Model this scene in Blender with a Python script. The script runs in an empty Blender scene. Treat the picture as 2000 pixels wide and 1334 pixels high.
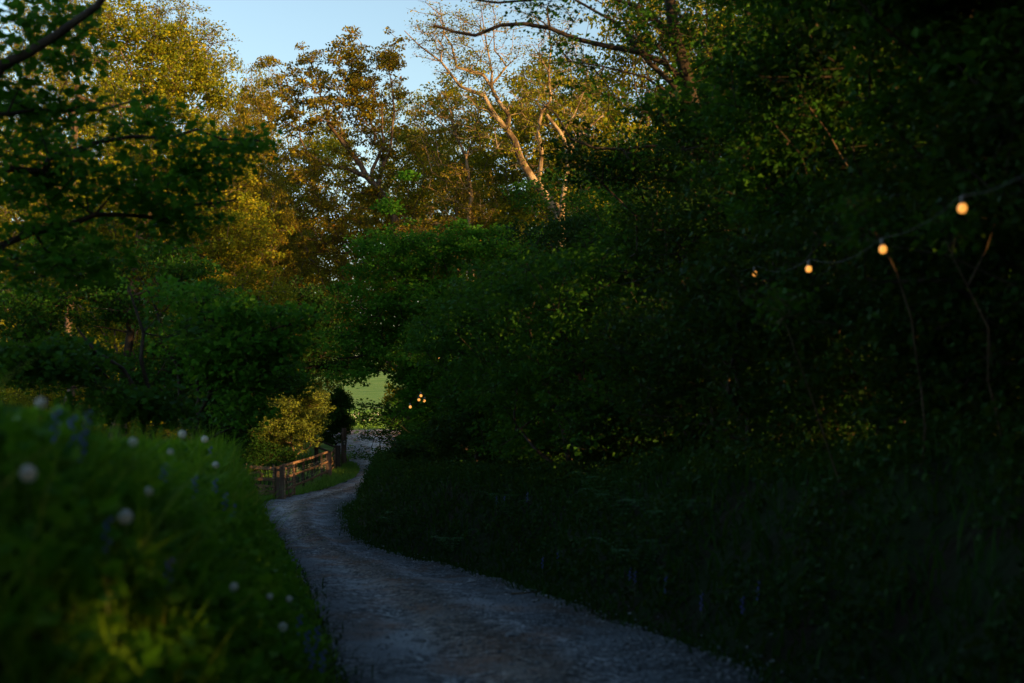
import bpy, math, random
import numpy as np
from mathutils import Vector

# ------------------------------------------------------------------ camera, sky, sun, exposure
S = bpy.context.scene
COL = S.collection
F = 2778.0            # focal length in pixels of a 2000 px wide frame (50 mm on 36 mm)
EYE = 1.75
HZ = 778.0            # pixel row of the horizon
cam_d = bpy.data.cameras.new('camera')
cam_d.lens = 50; cam_d.sensor_width = 36
cam_d.shift_y = (HZ - 667.0) / 2000.0
cam_d.clip_start = 0.05; cam_d.clip_end = 3000
cam_d.dof.use_dof = True
cam_d.dof.focus_distance = 62
cam_d.dof.aperture_fstop = 1.6
cam = bpy.data.objects.new('camera', cam_d)
COL.objects.link(cam)
cam.location = (0, 0, EYE); cam.rotation_euler = (math.radians(90), 0, 0)
S.camera = cam

SUN_EL = math.radians(8.5)
SUN_AZ = math.atan2(0.78, -0.62)          # clockwise from +Y
sun_dir = Vector((math.cos(SUN_EL)*math.sin(SUN_AZ), math.cos(SUN_EL)*math.cos(SUN_AZ), math.sin(SUN_EL)))
w = bpy.data.worlds.new('World'); S.world = w; w.use_nodes = True
nt = w.node_tree; nt.nodes.clear()
sky = nt.nodes.new('ShaderNodeTexSky'); sky.sky_type = 'NISHITA'; sky.sun_disc = False
sky.sun_elevation = SUN_EL; sky.sun_rotation = SUN_AZ; sky.air_density = 1.0; sky.dust_density = 1.0; sky.ozone_density = 1.2
bg = nt.nodes.new('ShaderNodeBackground'); bg.inputs[1].default_value = 0.12
wo = nt.nodes.new('ShaderNodeOutputWorld')
nt.links.new(sky.outputs[0], bg.inputs[0]); nt.links.new(bg.outputs[0], wo.inputs[0])
sd = bpy.data.lights.new('sun', 'SUN'); sd.energy = 5.0; sd.angle = math.radians(0.5); sd.color = (1.0, 0.52, 0.16)
so = bpy.data.objects.new('sun', sd); COL.objects.link(so)
so.rotation_euler = (-sun_dir).to_track_quat('-Z', 'Y').to_euler()
vs = S.view_settings
vs.view_transform = 'Standard'; vs.look = 'None'; vs.gamma = 1.0; vs.exposure = 1.25; vs.use_curve_mapping = False
S.cycles.use_denoising = True
S.cycles.max_bounces = 6; S.cycles.diffuse_bounces = 1; S.cycles.transmission_bounces = 2; S.cycles.transparent_max_bounces = 4
S.cycles.sample_clamp_indirect = 4.0

RG = np.random.default_rng(7)
random.seed(7)
SUNV = np.array(sun_dir)

# ------------------------------------------------------------------ helpers
def P(px, py, D):
    return np.array([(px-1000.0)/F*D, D, EYE-(py-HZ)/F*D])

def arr_mesh(name, verts, faces_list, tint=None, smooth=False, tint2=None):
    """faces_list: list of (k, int array n*k)"""
    me = bpy.data.meshes.new(name)
    verts = np.asarray(verts, dtype=np.float32)
    loops = []; starts = []; off = 0
    for k, f in faces_list:
        f = np.asarray(f, dtype=np.int32).reshape(-1, k)
        loops.append(f.ravel()); starts.append(off + np.arange(len(f), dtype=np.int32)*k); off += f.size
    loops = np.concatenate(loops); starts = np.concatenate(starts)
    me.vertices.add(len(verts)); me.vertices.foreach_set('co', verts.ravel())
    me.loops.add(len(loops)); me.loops.foreach_set('vertex_index', loops)
    me.polygons.add(len(starts)); me.polygons.foreach_set('loop_start', starts)
    if smooth: me.polygons.foreach_set('use_smooth', np.ones(len(starts), dtype=bool))
    if tint is not None:
        a = me.attributes.new('tint', 'FLOAT', 'FACE'); a.data.foreach_set('value', np.asarray(tint, dtype=np.float32))
    me.update(calc_edges=True)
    return me

def link(name, me, mat, parent=None):
    o = bpy.data.objects.new(name, me); COL.objects.link(o)
    if mat is not None and me is not None and not me.materials: me.materials.append(mat)
    if parent is not None: o.parent = parent
    return o

def tag(o, label=None, cat=None, group=None, kind=None):
    if label: o['label'] = label
    if cat: o['category'] = cat
    if group: o['group'] = group
    if kind: o['kind'] = kind
    return o

def empty(name, loc, label, cat, group=None):
    o = bpy.data.objects.new(name, None); COL.objects.link(o); o.location = Vector(loc)
    o.empty_display_size = 0.2
    return tag(o, label, cat, group)

def child(name, verts_me, mat, root):
    """child mesh whose coordinates are given in world space under an unrotated root"""
    o = link(name, verts_me, mat, root)
    return o

def norm(v):
    v = np.asarray(v, float); return v/(np.linalg.norm(v, axis=-1, keepdims=True)+1e-9)

# ------------------------------------------------------------------ materials
def M(name):
    m = bpy.data.materials.new(name); m.use_nodes = True
    n = m.node_tree.nodes; n.clear()
    out = n.new('ShaderNodeOutputMaterial')
    return m, m.node_tree, out

def ramp(nt, pts):
    r = nt.nodes.new('ShaderNodeValToRGB')
    e = r.color_ramp.elements
    e[0].position = pts[0][0]; e[0].color = (*pts[0][1], 1)
    e[1].position = pts[-1][0]; e[1].color = (*pts[-1][1], 1)
    for p, c in pts[1:-1]:
        x = e.new(p); x.color = (*c, 1)
    return r

def leaf_mat(name, cols, trans_col=(0.16, 0.2, 0.02), trans=0.4, rough=0.6, spec=0.07):
    m, nt, out = M(name)
    at = nt.nodes.new('ShaderNodeAttribute'); at.attribute_name = 'tint'
    k = len(cols)
    r = ramp(nt, [(i/(k-1), c) for i, c in enumerate(cols)])
    nt.links.new(at.outputs['Fac'], r.inputs[0])
    p = nt.nodes.new('ShaderNodeBsdfPrincipled'); p.inputs['Roughness'].default_value = rough
    p.inputs['Specular IOR Level'].default_value = spec
    nt.links.new(r.outputs[0], p.inputs['Base Color'])
    t = nt.nodes.new('ShaderNodeBsdfTranslucent')
    mx = nt.nodes.new('ShaderNodeMix'); mx.data_type = 'RGBA'; mx.inputs[0].default_value = 0.6
    nt.links.new(r.outputs[0], mx.inputs[6]); mx.inputs[7].default_value = (*trans_col, 1)
    nt.links.new(mx.outputs[2], t.inputs[0])
    ms = nt.nodes.new('ShaderNodeMixShader'); ms.inputs[0].default_value = trans
    nt.links.new(p.outputs[0], ms.inputs[1]); nt.links.new(t.outputs[0], ms.inputs[2])
    nt.links.new(ms.outputs[0], out.inputs[0])
    return m

def noise(nt, scale, detail=4, rough=0.55, coord='Object', vec=None, dist=0.0):
    tc = nt.nodes.new('ShaderNodeTexCoord')
    n = nt.nodes.new('ShaderNodeTexNoise'); n.inputs['Scale'].default_value = scale
    n.inputs['Detail'].default_value = detail; n.inputs['Roughness'].default_value = rough; n.inputs['Distortion'].default_value = dist
    if vec is not None:
        mp = nt.nodes.new('ShaderNodeMapping'); mp.inputs['Scale'].default_value = vec
        nt.links.new(tc.outputs[coord], mp.inputs[0]); nt.links.new(mp.outputs[0], n.inputs['Vector'])
    else:
        nt.links.new(tc.outputs[coord], n.inputs['Vector'])
    return n

def bump(nt, src, dist, strength=1.0, prev=None):
    b = nt.nodes.new('ShaderNodeBump'); b.inputs['Distance'].default_value = dist; b.inputs['Strength'].default_value = strength
    nt.links.new(src, b.inputs['Height'])
    if prev is not None: nt.links.new(prev, b.inputs['Normal'])
    return b.outputs[0]

def rough_mat(name, pts, scale=8, vec=None, bdist=0.02, rough=0.85, detail=6, spec=0.2, fine=None):
    m, nt, out = M(name)
    n = noise(nt, scale, detail, vec=vec)
    r = ramp(nt, pts); nt.links.new(n.outputs[0], r.inputs[0])
    p = nt.nodes.new('ShaderNodeBsdfPrincipled'); p.inputs['Roughness'].default_value = rough
    p.inputs['Specular IOR Level'].default_value = spec
    nt.links.new(r.outputs[0], p.inputs['Base Color'])
    nb = bump(nt, n.outputs[0], bdist)
    if fine:
        n2 = noise(nt, fine, 3, vec=vec); nb = bump(nt, n2.outputs[0], bdist*0.3, prev=nb)
    nt.links.new(nb, p.inputs['Normal'])
    nt.links.new(p.outputs[0], out.inputs[0])
    return m

bark_dark = rough_mat('bark_dark', [(0.3, (0.014, 0.010, 0.008)), (0.55, (0.04, 0.032, 0.024)), (0.75, (0.065, 0.06, 0.04))], 6, (1, 1, 0.35), 0.03)
bark_oak = rough_mat('bark_oak', [(0.3, (0.03, 0.022, 0.015)), (0.55, (0.11, 0.08, 0.055)), (0.8, (0.2, 0.16, 0.11))], 5, (1, 1, 0.35), 0.03)
bark_pale = rough_mat('bark_pale', [(0.30, (0.03, 0.022, 0.016)), (0.44, (0.09, 0.065, 0.035)), (0.54, (0.25, 0.195, 0.12)), (0.8, (0.37, 0.31, 0.20))], 3.2, (1, 1, 0.6), 0.06, fine=16)
wood = rough_mat('weathered_wood', [(0.3, (0.03, 0.02, 0.015)), (0.5, (0.085, 0.06, 0.045)), (0.75, (0.16, 0.125, 0.10))], 9, (1, 1, 0.12), 0.006, rough=0.8)
wood_rail = rough_mat('weathered_rail', [(0.3, (0.05, 0.03, 0.02)), (0.5, (0.17, 0.11, 0.07)), (0.75, (0.30, 0.21, 0.14))], 7, (0.5, 0.5, 3), 0.006, rough=0.8)
wood_dark = rough_mat('dark_wood', [(0.3, (0.02, 0.015, 0.012)), (0.55, (0.05, 0.04, 0.03)), (0.8, (0.10, 0.08, 0.06))], 9, (1, 1, 0.12), 0.006, rough=0.8)

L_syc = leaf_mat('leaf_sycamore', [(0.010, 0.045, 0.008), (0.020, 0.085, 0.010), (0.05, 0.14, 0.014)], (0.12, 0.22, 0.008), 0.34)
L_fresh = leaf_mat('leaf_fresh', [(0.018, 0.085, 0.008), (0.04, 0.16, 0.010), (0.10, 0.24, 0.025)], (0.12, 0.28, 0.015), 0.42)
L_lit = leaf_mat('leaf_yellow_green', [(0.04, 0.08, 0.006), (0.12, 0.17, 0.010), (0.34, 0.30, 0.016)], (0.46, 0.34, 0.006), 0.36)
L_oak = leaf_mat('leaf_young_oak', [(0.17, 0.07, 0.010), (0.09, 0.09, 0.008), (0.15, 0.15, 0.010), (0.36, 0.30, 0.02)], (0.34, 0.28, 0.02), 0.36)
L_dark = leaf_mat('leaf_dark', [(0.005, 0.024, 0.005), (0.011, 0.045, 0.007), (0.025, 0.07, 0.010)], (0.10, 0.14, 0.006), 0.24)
L_gorse = leaf_mat('leaf_willow', [(0.05, 0.09, 0.025), (0.10, 0.15, 0.03), (0.18, 0.24, 0.03), (0.10, 0.18, 0.07)], (0.18, 0.26, 0.02), 0.3)
L_fern = leaf_mat('leaf_fern', [(0.03, 0.09, 0.04), (0.05, 0.14, 0.05), (0.07, 0.17, 0.05)], (0.08, 0.2, 0.03), 0.35)
G_bank = leaf_mat('grass_bank', [(0.016, 0.07, 0.005), (0.07, 0.20, 0.010), (0.17, 0.34, 0.02), (0.3, 0.27, 0.08)], (0.2, 0.38, 0.012), 0.4)
L_weed = leaf_mat('leaf_weed', [(0.02, 0.10, 0.008), (0.07, 0.23, 0.012), (0.18, 0.36, 0.03)], (0.2, 0.4, 0.012), 0.42)
G_shade = leaf_mat('grass_shade', [(0.006, 0.03, 0.004), (0.014, 0.055, 0.006), (0.03, 0.085, 0.01)], (0.06, 0.12, 0.006), 0.3)  # darker copy of the bank grass, right bank shade put into colour
G_field = leaf_mat('grass_field', [(0.07, 0.18, 0.03), (0.12, 0.28, 0.04), (0.2, 0.34, 0.08)], (0.15, 0.3, 0.03), 0.35)

def plain_mat(name, col, rough=0.6, emit=None, es=0.0, metal=0.0):
    m, nt, out = M(name)
    p = nt.nodes.new('ShaderNodeBsdfPrincipled'); p.inputs['Roughness'].default_value = rough
    n = noise(nt, 40, 3)
    r = ramp(nt, [(0.3, tuple(c*0.8 for c in col)), (0.7, tuple(min(1, c*1.1) for c in col))])
    nt.links.new(n.outputs[0], r.inputs[0]); nt.links.new(r.outputs[0], p.inputs['Base Color'])
    p.inputs['Metallic'].default_value = metal
    if emit:
        p.inputs['Emission Color'].default_value = (*emit, 1); p.inputs['Emission Strength'].default_value = es
    nt.links.new(p.outputs[0], out.inputs[0])
    return m
m_seed = plain_mat('dandelion_seed', (0.9, 0.9, 0.86), 0.9)
m_stem = plain_mat('flower_stem', (0.10, 0.16, 0.05), 0.7)
m_blue = plain_mat('bluebell_petal', (0.07, 0.06, 0.42), 0.6)
m_whitefl = plain_mat('white_petal', (0.75, 0.75, 0.72), 0.7)
m_cable = plain_mat('cable_rubber', (0.02, 0.02, 0.02), 0.8)
m_socket = plain_mat('lamp_socket', (0.12, 0.12, 0.12), 0.5)
m_bulb = plain_mat('warm_bulb', (0.8, 0.5, 0.2), 0.2, (1.0, 0.38, 0.06), 0.55)
m_plaque = plain_mat('dark_plaque', (0.02, 0.03, 0.025), 0.4)
m_white = plain_mat('white_paint', (0.65, 0.7, 0.66), 0.6)
m_metal = plain_mat('galvanised_metal', (0.4, 0.4, 0.4), 0.45, metal=0.8)

# ------------------------------------------------------------------ ground shape
HD = np.array([-60, 0, 10, 15, 22, 30, 34, 46, 52, 60, 70, 88, 105, 160, 250, 420, 900], float)
HH = np.array([1.4, 1.75, 2.0, 2.2, 2.75, 3.16, 3.3, 3.52, 3.69, 3.71, 3.63, 3.42, 2.35, 1.3, -2.0, -12, -22], float)
def h_of(D): return np.interp(D, HD, HH)
def road_pt(px, py):
    Ds = np.linspace(8, 110, 4000); y = HZ + F*h_of(Ds)/Ds
    i = int(np.argmin(np.abs(y-py))); D = Ds[i]
    return D, (px-1000)/F*D
LP = [(-60, 4.0), (-20, 1.0), (0, -0.55), (4, -0.72), (8, -1.0)] + [road_pt(*p) for p in ((665,1334),(613,1213),(571,1128),(542,1061),(506,1009))] + [(50.5, -9.0), (54, -8.15), (60, -7.5), (66, -7.3), (72, -7.75), (80, -9.2), (88, -10.2), (98, -11.0), (105, -11.6)]
RP = [(-60, 8.0), (-20, 4.6), (0, 2.6), (6, 2.2)] + [road_pt(*p) for p in ((1500,1318),(1320,1255),(1140,1188),(960,1125),(735,1071),(690,1048),(674,1000))] + [(47, -5.45), (50, -5.3), (58, -5.1), (66, -5.2), (76, -5.1), (88, -3.6), (105, -1.0)]
LP = sorted(LP); RP = sorted(RP)
LY = np.array([p[0] for p in LP]); LX = np.array([p[1] for p in LP])
RY = np.array([p[0] for p in RP]); RX = np.array([p[1] for p in RP])
def smooth_interp(y, Y, X):
    return (np.interp(y-1.2, Y, X)+np.interp(y, Y, X)*2+np.interp(y+1.2, Y, X))/4
def Le(y): return smooth_interp(y, LY, LX)
def Re(y): return smooth_interp(y, RY, RX)
def sst(x): x = np.clip(x, 0, 1); return x*x*(3-2*x)
_ph = RG.uniform(0, 6.28, (24,)); _kx = RG.normal(0, 1, 24); _ky = RG.normal(0, 1, 24)
def wob(x, y, s):
    r = 0
    for i in range(12):
        r = r + np.sin((_kx[i]*x+_ky[i]*y)*s + _ph[i])
    return r/12*1.6
def gz(x, y):
    x = np.asarray(x, float); y = np.asarray(y, float)
    z = EYE - h_of(y)
    dl = Le(y)-x; dr = x-Re(y)
    hl = (1.25+0.15*(1-sst((y-5)/6))+0.45*sst((y-12)/12))*(1-sst((y-33)/10)); hr = 1.45*(1-sst((y-60)/10))
    wr = 1.7 - 0.75*sst((y-28)/14)
    lb = sst(dl/1.15)*hl*(1+0.12*wob(x, y, 0.9)); rb = sst((dr-0.1)/wr)*hr*(1+0.15*wob(x, y, 1.3))
    tt_ = np.clip(-dl/(Re(y)-Le(y)+1e-6), 0, 1)
    crown = np.where((dl < 0) & (dr < 0), -0.035*(np.exp(-((tt_-0.30+0.03*wob(x*0, y, .5))/0.09)**2)+np.exp(-((tt_-0.72+0.03*wob(x*0, y, .5))/0.09)**2))+0.05*np.sin(np.clip(-dl/(Re(y)-Le(y)+1e-6), 0, 1)*math.pi), 0)
    z = z + np.where(dl > 0, lb + 0.03*wob(x, y, 2.6), 0) + np.where(dr > 0, rb+0.04*wob(x, y, 2.3), 0) + crown
    z = z + np.where((dl < 0) & (dr < 0), 0.035*wob(x, y, 1.3)+0.018*wob(x, y, 4.1), 0)
    # far away rolling field
    z = z + sst((np.abs(x)-60)/200)*4
    return z

# ground sheet: rows by distance, columns relative to the lane edges
def rows_of():
    r = [-60, -40, -25, -15, -8]
    y = -4.0
    while y < 900:
        r.append(y); y += 0.22 if y < 12 else (0.4 if y < 60 else (1.0 if y < 110 else y*0.04))
    return np.array(r)
rows = rows_of()
outs = np.array([0, 0.1, 0.2, 0.32, 0.45, 0.6, 0.75, 0.9, 1.05, 1.2, 1.4, 1.7, 2.1, 2.7, 3.5, 4.5, 6, 8, 11, 15, 20, 28, 40, 60, 90, 140, 220, 350, 600])
nin = 16
def sheet(rows, left_out, right_out, nin, dz=0.0):
    X = []
    for y in rows:
        l, r = Le(y), Re(y)
        xs = np.concatenate([l-left_out[::-1], l+(r-l)*np.arange(1, nin)/nin, r+right_out])
        X.append(xs)
    X = np.array(X); Y = np.repeat(rows[:, None], X.shape[1], 1)
    Z = gz(X, Y)+dz
    V = np.stack([X, Y, Z], -1).reshape(-1, 3)
    nr, nc = X.shape
    i = np.arange(nr-1)[:, None]*nc+np.arange(nc-1)[None]
    Fq = np.stack([i, i+1, i+nc+1, i+nc], -1).reshape(-1, 4)
    return V, Fq
V, Q = sheet(rows, outs, outs, nin)

def ground_mat():
    m, nt, out = M('earth_and_turf')
    n1 = noise(nt, 1.2, 6); n2 = noise(nt, 14, 5)
    tc = nt.nodes.new('ShaderNodeTexCoord'); sx = nt.nodes.new('ShaderNodeSeparateXYZ'); nt.links.new(tc.outputs['Object'], sx.inputs[0])
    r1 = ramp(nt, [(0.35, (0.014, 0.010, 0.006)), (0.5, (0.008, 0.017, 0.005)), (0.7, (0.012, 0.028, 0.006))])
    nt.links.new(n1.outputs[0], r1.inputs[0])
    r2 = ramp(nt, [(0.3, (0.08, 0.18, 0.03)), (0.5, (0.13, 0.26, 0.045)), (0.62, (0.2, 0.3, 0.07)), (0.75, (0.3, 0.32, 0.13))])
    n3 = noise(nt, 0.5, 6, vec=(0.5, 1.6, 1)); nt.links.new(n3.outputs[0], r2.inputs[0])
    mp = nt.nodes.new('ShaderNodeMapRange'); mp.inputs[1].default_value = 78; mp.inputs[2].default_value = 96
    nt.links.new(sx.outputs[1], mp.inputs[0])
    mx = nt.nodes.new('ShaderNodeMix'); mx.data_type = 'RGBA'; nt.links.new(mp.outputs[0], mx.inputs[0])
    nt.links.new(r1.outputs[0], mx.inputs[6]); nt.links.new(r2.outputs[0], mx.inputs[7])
    p = nt.nodes.new('ShaderNodeBsdfPrincipled'); p.inputs['Roughness'].default_value = 0.95; p.inputs['Specular IOR Level'].default_value = 0.1
    nt.links.new(mx.outputs[2], p.inputs['Base Color'])
    nt.links.new(bump(nt, n2.outputs[0], 0.05), p.inputs['Normal'])
    nt.links.new(p.outputs[0], out.inputs[0]); return m
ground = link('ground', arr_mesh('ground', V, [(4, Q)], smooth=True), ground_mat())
tag(ground, 'dark earth banks either side of the lane and the green field beyond', kind='structure')

def lane_mat():
    m, nt, out = M('gravel_lane')
    tc = nt.nodes.new('ShaderNodeTexCoord')
    v = nt.nodes.new('ShaderNodeTexVoronoi'); v.inputs['Scale'].default_value = 20; v.inputs['Randomness'].default_value = 1
    v2 = nt.nodes.new('ShaderNodeTexVoronoi'); v2.inputs['Scale'].default_value = 70
    nt.links.new(tc.outputs['Object'], v.inputs['Vector']); nt.links.new(tc.outputs['Object'], v2.inputs['Vector'])
    sc = nt.nodes.new('ShaderNodeSeparateColor'); nt.links.new(v.outputs['Color'], sc.inputs[0])
    r = ramp(nt, [(0.0, (0.03, 0.035, 0.04)), (0.45, (0.14, 0.15, 0.16)), (0.8, (0.34, 0.34, 0.35)), (1.0, (0.65, 0.64, 0.64))])
    nt.links.new(sc.outputs[0], r.inputs[0])
    # worn smooth strips running along the lane: pale rock and reddish soil
    nb = noise(nt, 0.55, 5, 0.6, vec=(1.6, 0.8, 1), dist=0.6)
    rb = ramp(nt, [(0.52, (0, 0, 0)), (0.57, (1, 1, 1))]); nt.links.new(nb.outputs[0], rb.inputs[0])
    nr = noise(nt, 0.9, 5, 0.6, vec=(1.3, 0.7, 1)); rr = ramp(nt, [(0.50, (0, 0, 0)), (0.66, (1, 1, 1))]); nt.links.new(nr.outputs[0], rr.inputs[0])
    nf = noise(nt, 35, 4); rf = ramp(nt, [(0.3, (0.26, 0.27, 0.29)), (0.7, (0.38, 0.39, 0.40))]); nt.links.new(nf.outputs[0], rf.inputs[0])
    rs = ramp(nt, [(0.3, (0.20, 0.11, 0.075)), (0.7, (0.32, 0.19, 0.13))]); nt.links.new(nf.outputs[0], rs.inputs[0])
    mx = nt.nodes.new('ShaderNodeMix'); mx.data_type = 'RGBA'
    nt.links.new(rb.outputs[0], mx.inputs[0]); nt.links.new(r.outputs[0], mx.inputs[6]); nt.links.new(rf.outputs[0], mx.inputs[7])
    ml = nt.nodes.new('ShaderNodeMath'); ml.operation = 'MULTIPLY'; ml.inputs[1].default_value = 0.75
    nt.links.new(rr.outputs[0], ml.inputs[0])
    mx2 = nt.nodes.new('ShaderNodeMix'); mx2.data_type = 'RGBA'
    nt.links.new(ml.outputs[0], mx2.inputs[0]); nt.links.new(mx.outputs[2], mx2.inputs[6]); nt.links.new(rs.outputs[0], mx2.inputs[7])
    # two compacted wheel tracks with darker loose gravel between and at the sides
    at = nt.nodes.new('ShaderNodeAttribute'); at.attribute_name = 'across'
    wn = noise(nt, 1.1, 4); ad = nt.nodes.new('ShaderNodeMath'); ad.operation = 'MULTIPLY_ADD'; ad.inputs[1].default_value = 0.22; nt.links.new(wn.outputs[0], ad.inputs[0]); nt.links.new(at.outputs['Fac'], ad.inputs[2])
    tr = ramp(nt, [(0.08, (0.35, 0.37, 0.4)), (0.26, (0.75, 0.78, 0.82)), (0.38, (1.35, 1.35, 1.38)), (0.50, (1.2, 0.98, 0.82)), (0.62, (0.62, 0.52, 0.45)), (0.74, (1.15, 1.15, 1.2)), (0.86, (0.55, 0.6, 0.66)), (1.0, (0.3, 0.33, 0.35))])
    nt.links.new(ad.outputs[0], tr.inputs[0])
    mt_ = nt.nodes.new('ShaderNodeMix'); mt_.data_type = 'RGBA'; mt_.blend_type = 'MULTIPLY'; mt_.inputs[0].default_value = 1.0
    nt.links.new(mx2.outputs[2], mt_.inputs[6]); nt.links.new(tr.outputs[0], mt_.inputs[7])
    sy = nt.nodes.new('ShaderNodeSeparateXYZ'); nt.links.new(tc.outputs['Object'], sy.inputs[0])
    my = nt.nodes.new('ShaderNodeMapRange'); my.inputs[1].default_value = 50; my.inputs[2].default_value = 74; nt.links.new(sy.outputs[1], my.inputs[0])  # gravel paler beyond the bend, open sky brightness put into its colour
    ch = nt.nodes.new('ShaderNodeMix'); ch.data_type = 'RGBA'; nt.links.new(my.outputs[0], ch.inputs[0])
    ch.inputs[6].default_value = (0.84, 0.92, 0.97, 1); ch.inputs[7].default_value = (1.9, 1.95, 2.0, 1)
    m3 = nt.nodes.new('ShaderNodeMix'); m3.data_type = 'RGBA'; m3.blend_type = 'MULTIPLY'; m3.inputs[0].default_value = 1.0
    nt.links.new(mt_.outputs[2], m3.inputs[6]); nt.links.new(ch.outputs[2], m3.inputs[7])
    p = nt.nodes.new('ShaderNodeBsdfPrincipled'); p.inputs['Roughness'].default_value = 0.8; p.inputs['Specular IOR Level'].default_value = 0.2
    nt.links.new(m3.outputs[2], p.inputs['Base Color'])
    b1 = bump(nt, v.outputs['Distance'], 0.05, 1.0); b2 = bump(nt, v2.outputs['Distance'], 0.01, 0.8, b1); b3 = bump(nt, nb.outputs[0], 0.12, 0.6, b2)
    nt.links.new(b3, p.inputs['Normal'])
    nt.links.new(p.outputs[0], out.inputs[0]); return m
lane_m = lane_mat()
lr = rows[(rows >= -25) & (rows <= 106)]
X = []; nlc = 40
for y in lr:
    l, r = Le(y), Re(y)
    jl, jr = 0.12*wob(0, y, 2.7)+0.10*wob(5, y, 7), 0.16*wob(3, y, 2.3)+0.12*wob(9, y, 6.5)
    if y > 84: l -= (y-84)*0.12; r += (y-84)*0.2
    X.append(l+jl+(r+jr-l-jl)*np.linspace(0, 1, nlc))
X = np.array(X); Yg = np.repeat(lr[:, None], nlc, 1)
ed = np.minimum(np.arange(nlc), np.arange(nlc)[::-1])[None, :]
Zl = gz(X, Yg) + np.where(ed == 0, -0.02, 0.012)
V = np.stack([X, Yg, Zl], -1).reshape(-1, 3)
i = np.arange(len(lr)-1)[:, None]*nlc+np.arange(nlc-1)[None]
Q = np.stack([i, i+1, i+nlc+1, i+nlc], -1).reshape(-1, 4)
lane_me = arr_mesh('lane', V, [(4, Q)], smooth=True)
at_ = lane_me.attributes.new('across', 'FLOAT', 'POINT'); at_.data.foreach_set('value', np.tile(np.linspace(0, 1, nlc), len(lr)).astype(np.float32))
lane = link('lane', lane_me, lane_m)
tag(lane, 'blue grey gravel lane winding downhill between the banks', kind='structure')

# ------------------------------------------------------------------ loose stones on the lane
def stones(n, y0, y1, smin, smax, pw=1.0):
    y = y0+(y1-y0)*RG.random(n)**pw
    t = RG.random(n)
    # fewer in the wheel tracks
    keep = RG.random(n) < (0.35+0.65*np.clip(np.abs(np.sin((t*2-0.5)*math.pi))*1.0, 0, 1))
    t = t[keep]; y = y[keep]; n = len(t)
    e_ = RG.random(n) < 0.22; t = np.where(e_, np.where(RG.random(n) < .5, RG.normal(-0.01, 0.035, n), RG.normal(1.01, 0.045, n)), t)
    x = Le(y)+(Re(y)-Le(y))*t
    s = smin+(smax-smin)*RG.random(n)**3
    z = gz(x, y)+0.012
    oc = np.array([[1,0,0],[-1,0,0],[0,1,0],[0,-1,0],[0,0,1],[0,0,-0.5]], float)
    fc = np.array([[0,2,4],[2,1,4],[1,3,4],[3,0,4],[2,0,5],[1,2,5],[3,1,5],[0,3,5]])
    a = RG.uniform(0, 6.28, n)
    sc = np.stack([RG.uniform(.7, 1.4, n), RG.uniform(.6, 1.1, n), RG.uniform(.35, .8, n)], -1)*s[:, None]
    v = oc[None]*(sc[:, None, :])*(1+0.35*RG.normal(0, .6, (n, 6, 1)))
    c, d = np.cos(a)[:, None], np.sin(a)[:, None]
    vx = v[..., 0]*c-v[..., 1]*d; vy = v[..., 0]*d+v[..., 1]*c
    v = np.stack([vx+x[:, None], vy+y[:, None], v[..., 2]+z[:, None]], -1)
    f = fc[None]+np.arange(n)[:, None, None]*6
    return v.reshape(-1, 3), f.reshape(-1, 3)
sv1, sf1 = stones(14000, 6.5, 30, 0.006, 0.030, 1.6)
sv2, sf2 = stones(5500, 28, 104, 0.014, 0.045)
sv = np.concatenate([sv1, sv2]); sf = np.concatenate([sf1, sf2+len(sv1)])
m_stone = rough_mat('stone_chips', [(0.3, (0.04, 0.05, 0.06)), (0.5, (0.17, 0.19, 0.21)), (0.7, (0.44, 0.46, 0.48))], 9, None, 0.004, rough=0.75)
tag(link('gravel', arr_mesh('gravel', sv, [(3, sf)]), m_stone), 'loose grey stone chips scattered over the lane', kind='stuff')

LAMPS = [P(1880, 397, 8), P(1724, 479, 9.5), P(1580, 519, 12), P(1474, 530, 15), P(1410, 521, 18), P(1880, 397, 7.5), P(1724, 479, 9), P(1580, 519, 11.5), P(1474, 530, 14.5), P(1410, 521, 17.5)]
SHAFTS = []      # gaps between the leaves through which the low sun reaches the gate, the bush and the posts
def shaft(p, r): SHAFTS.append((np.array(p, float), r))
def in_shaft(pts):
    m = np.zeros(len(pts), bool)
    for p, r in SHAFTS:
        d = pts-p; t = d@SUNV
        q = d-t[:, None]*SUNV
        m |= (t > 4.0) & ((q**2).sum(1) < (r*(1+0.25*np.sin(t*0.9)))**2)
    return m
shaft(P(495, 928, 52), 0.45); shaft(P(521, 928, 52), 0.3); shaft(P(551, 922, 52), 0.2); shaft(P(563, 945, 53), 0.6)
shaft(P(620, 900, 60), 0.45); shaft(P(641, 905, 66), 0.6); shaft(P(672, 850, 75), 0.6); shaft(P(672, 885, 75), 0.5); shaft(P(672, 905, 75), 0.3); shaft(P(600, 977, 52), 0.35)
shaft(P(530, 830, 60), 0.6); shaft(P(605, 800, 61), 0.7); shaft(P(620, 770, 62), 0.5); shaft(P(590, 850, 60), 0.5); shaft(P(570, 775, 60), 0.5)
for (px_, py_, d_, r_) in [(1690, 425, 11, .16), (1735, 505, 11, .14), (1560, 700, 12, .14), (1870, 520, 10.5, .12), (1940, 450, 10.5, .1), (1850, 275, 14, .16), (1640, 300, 16, .18), (1790, 190, 14, .14)]:
    SHAFTS.append((P(px_, py_, d_)-SUNV*3.9, r_*1.3))
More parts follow.
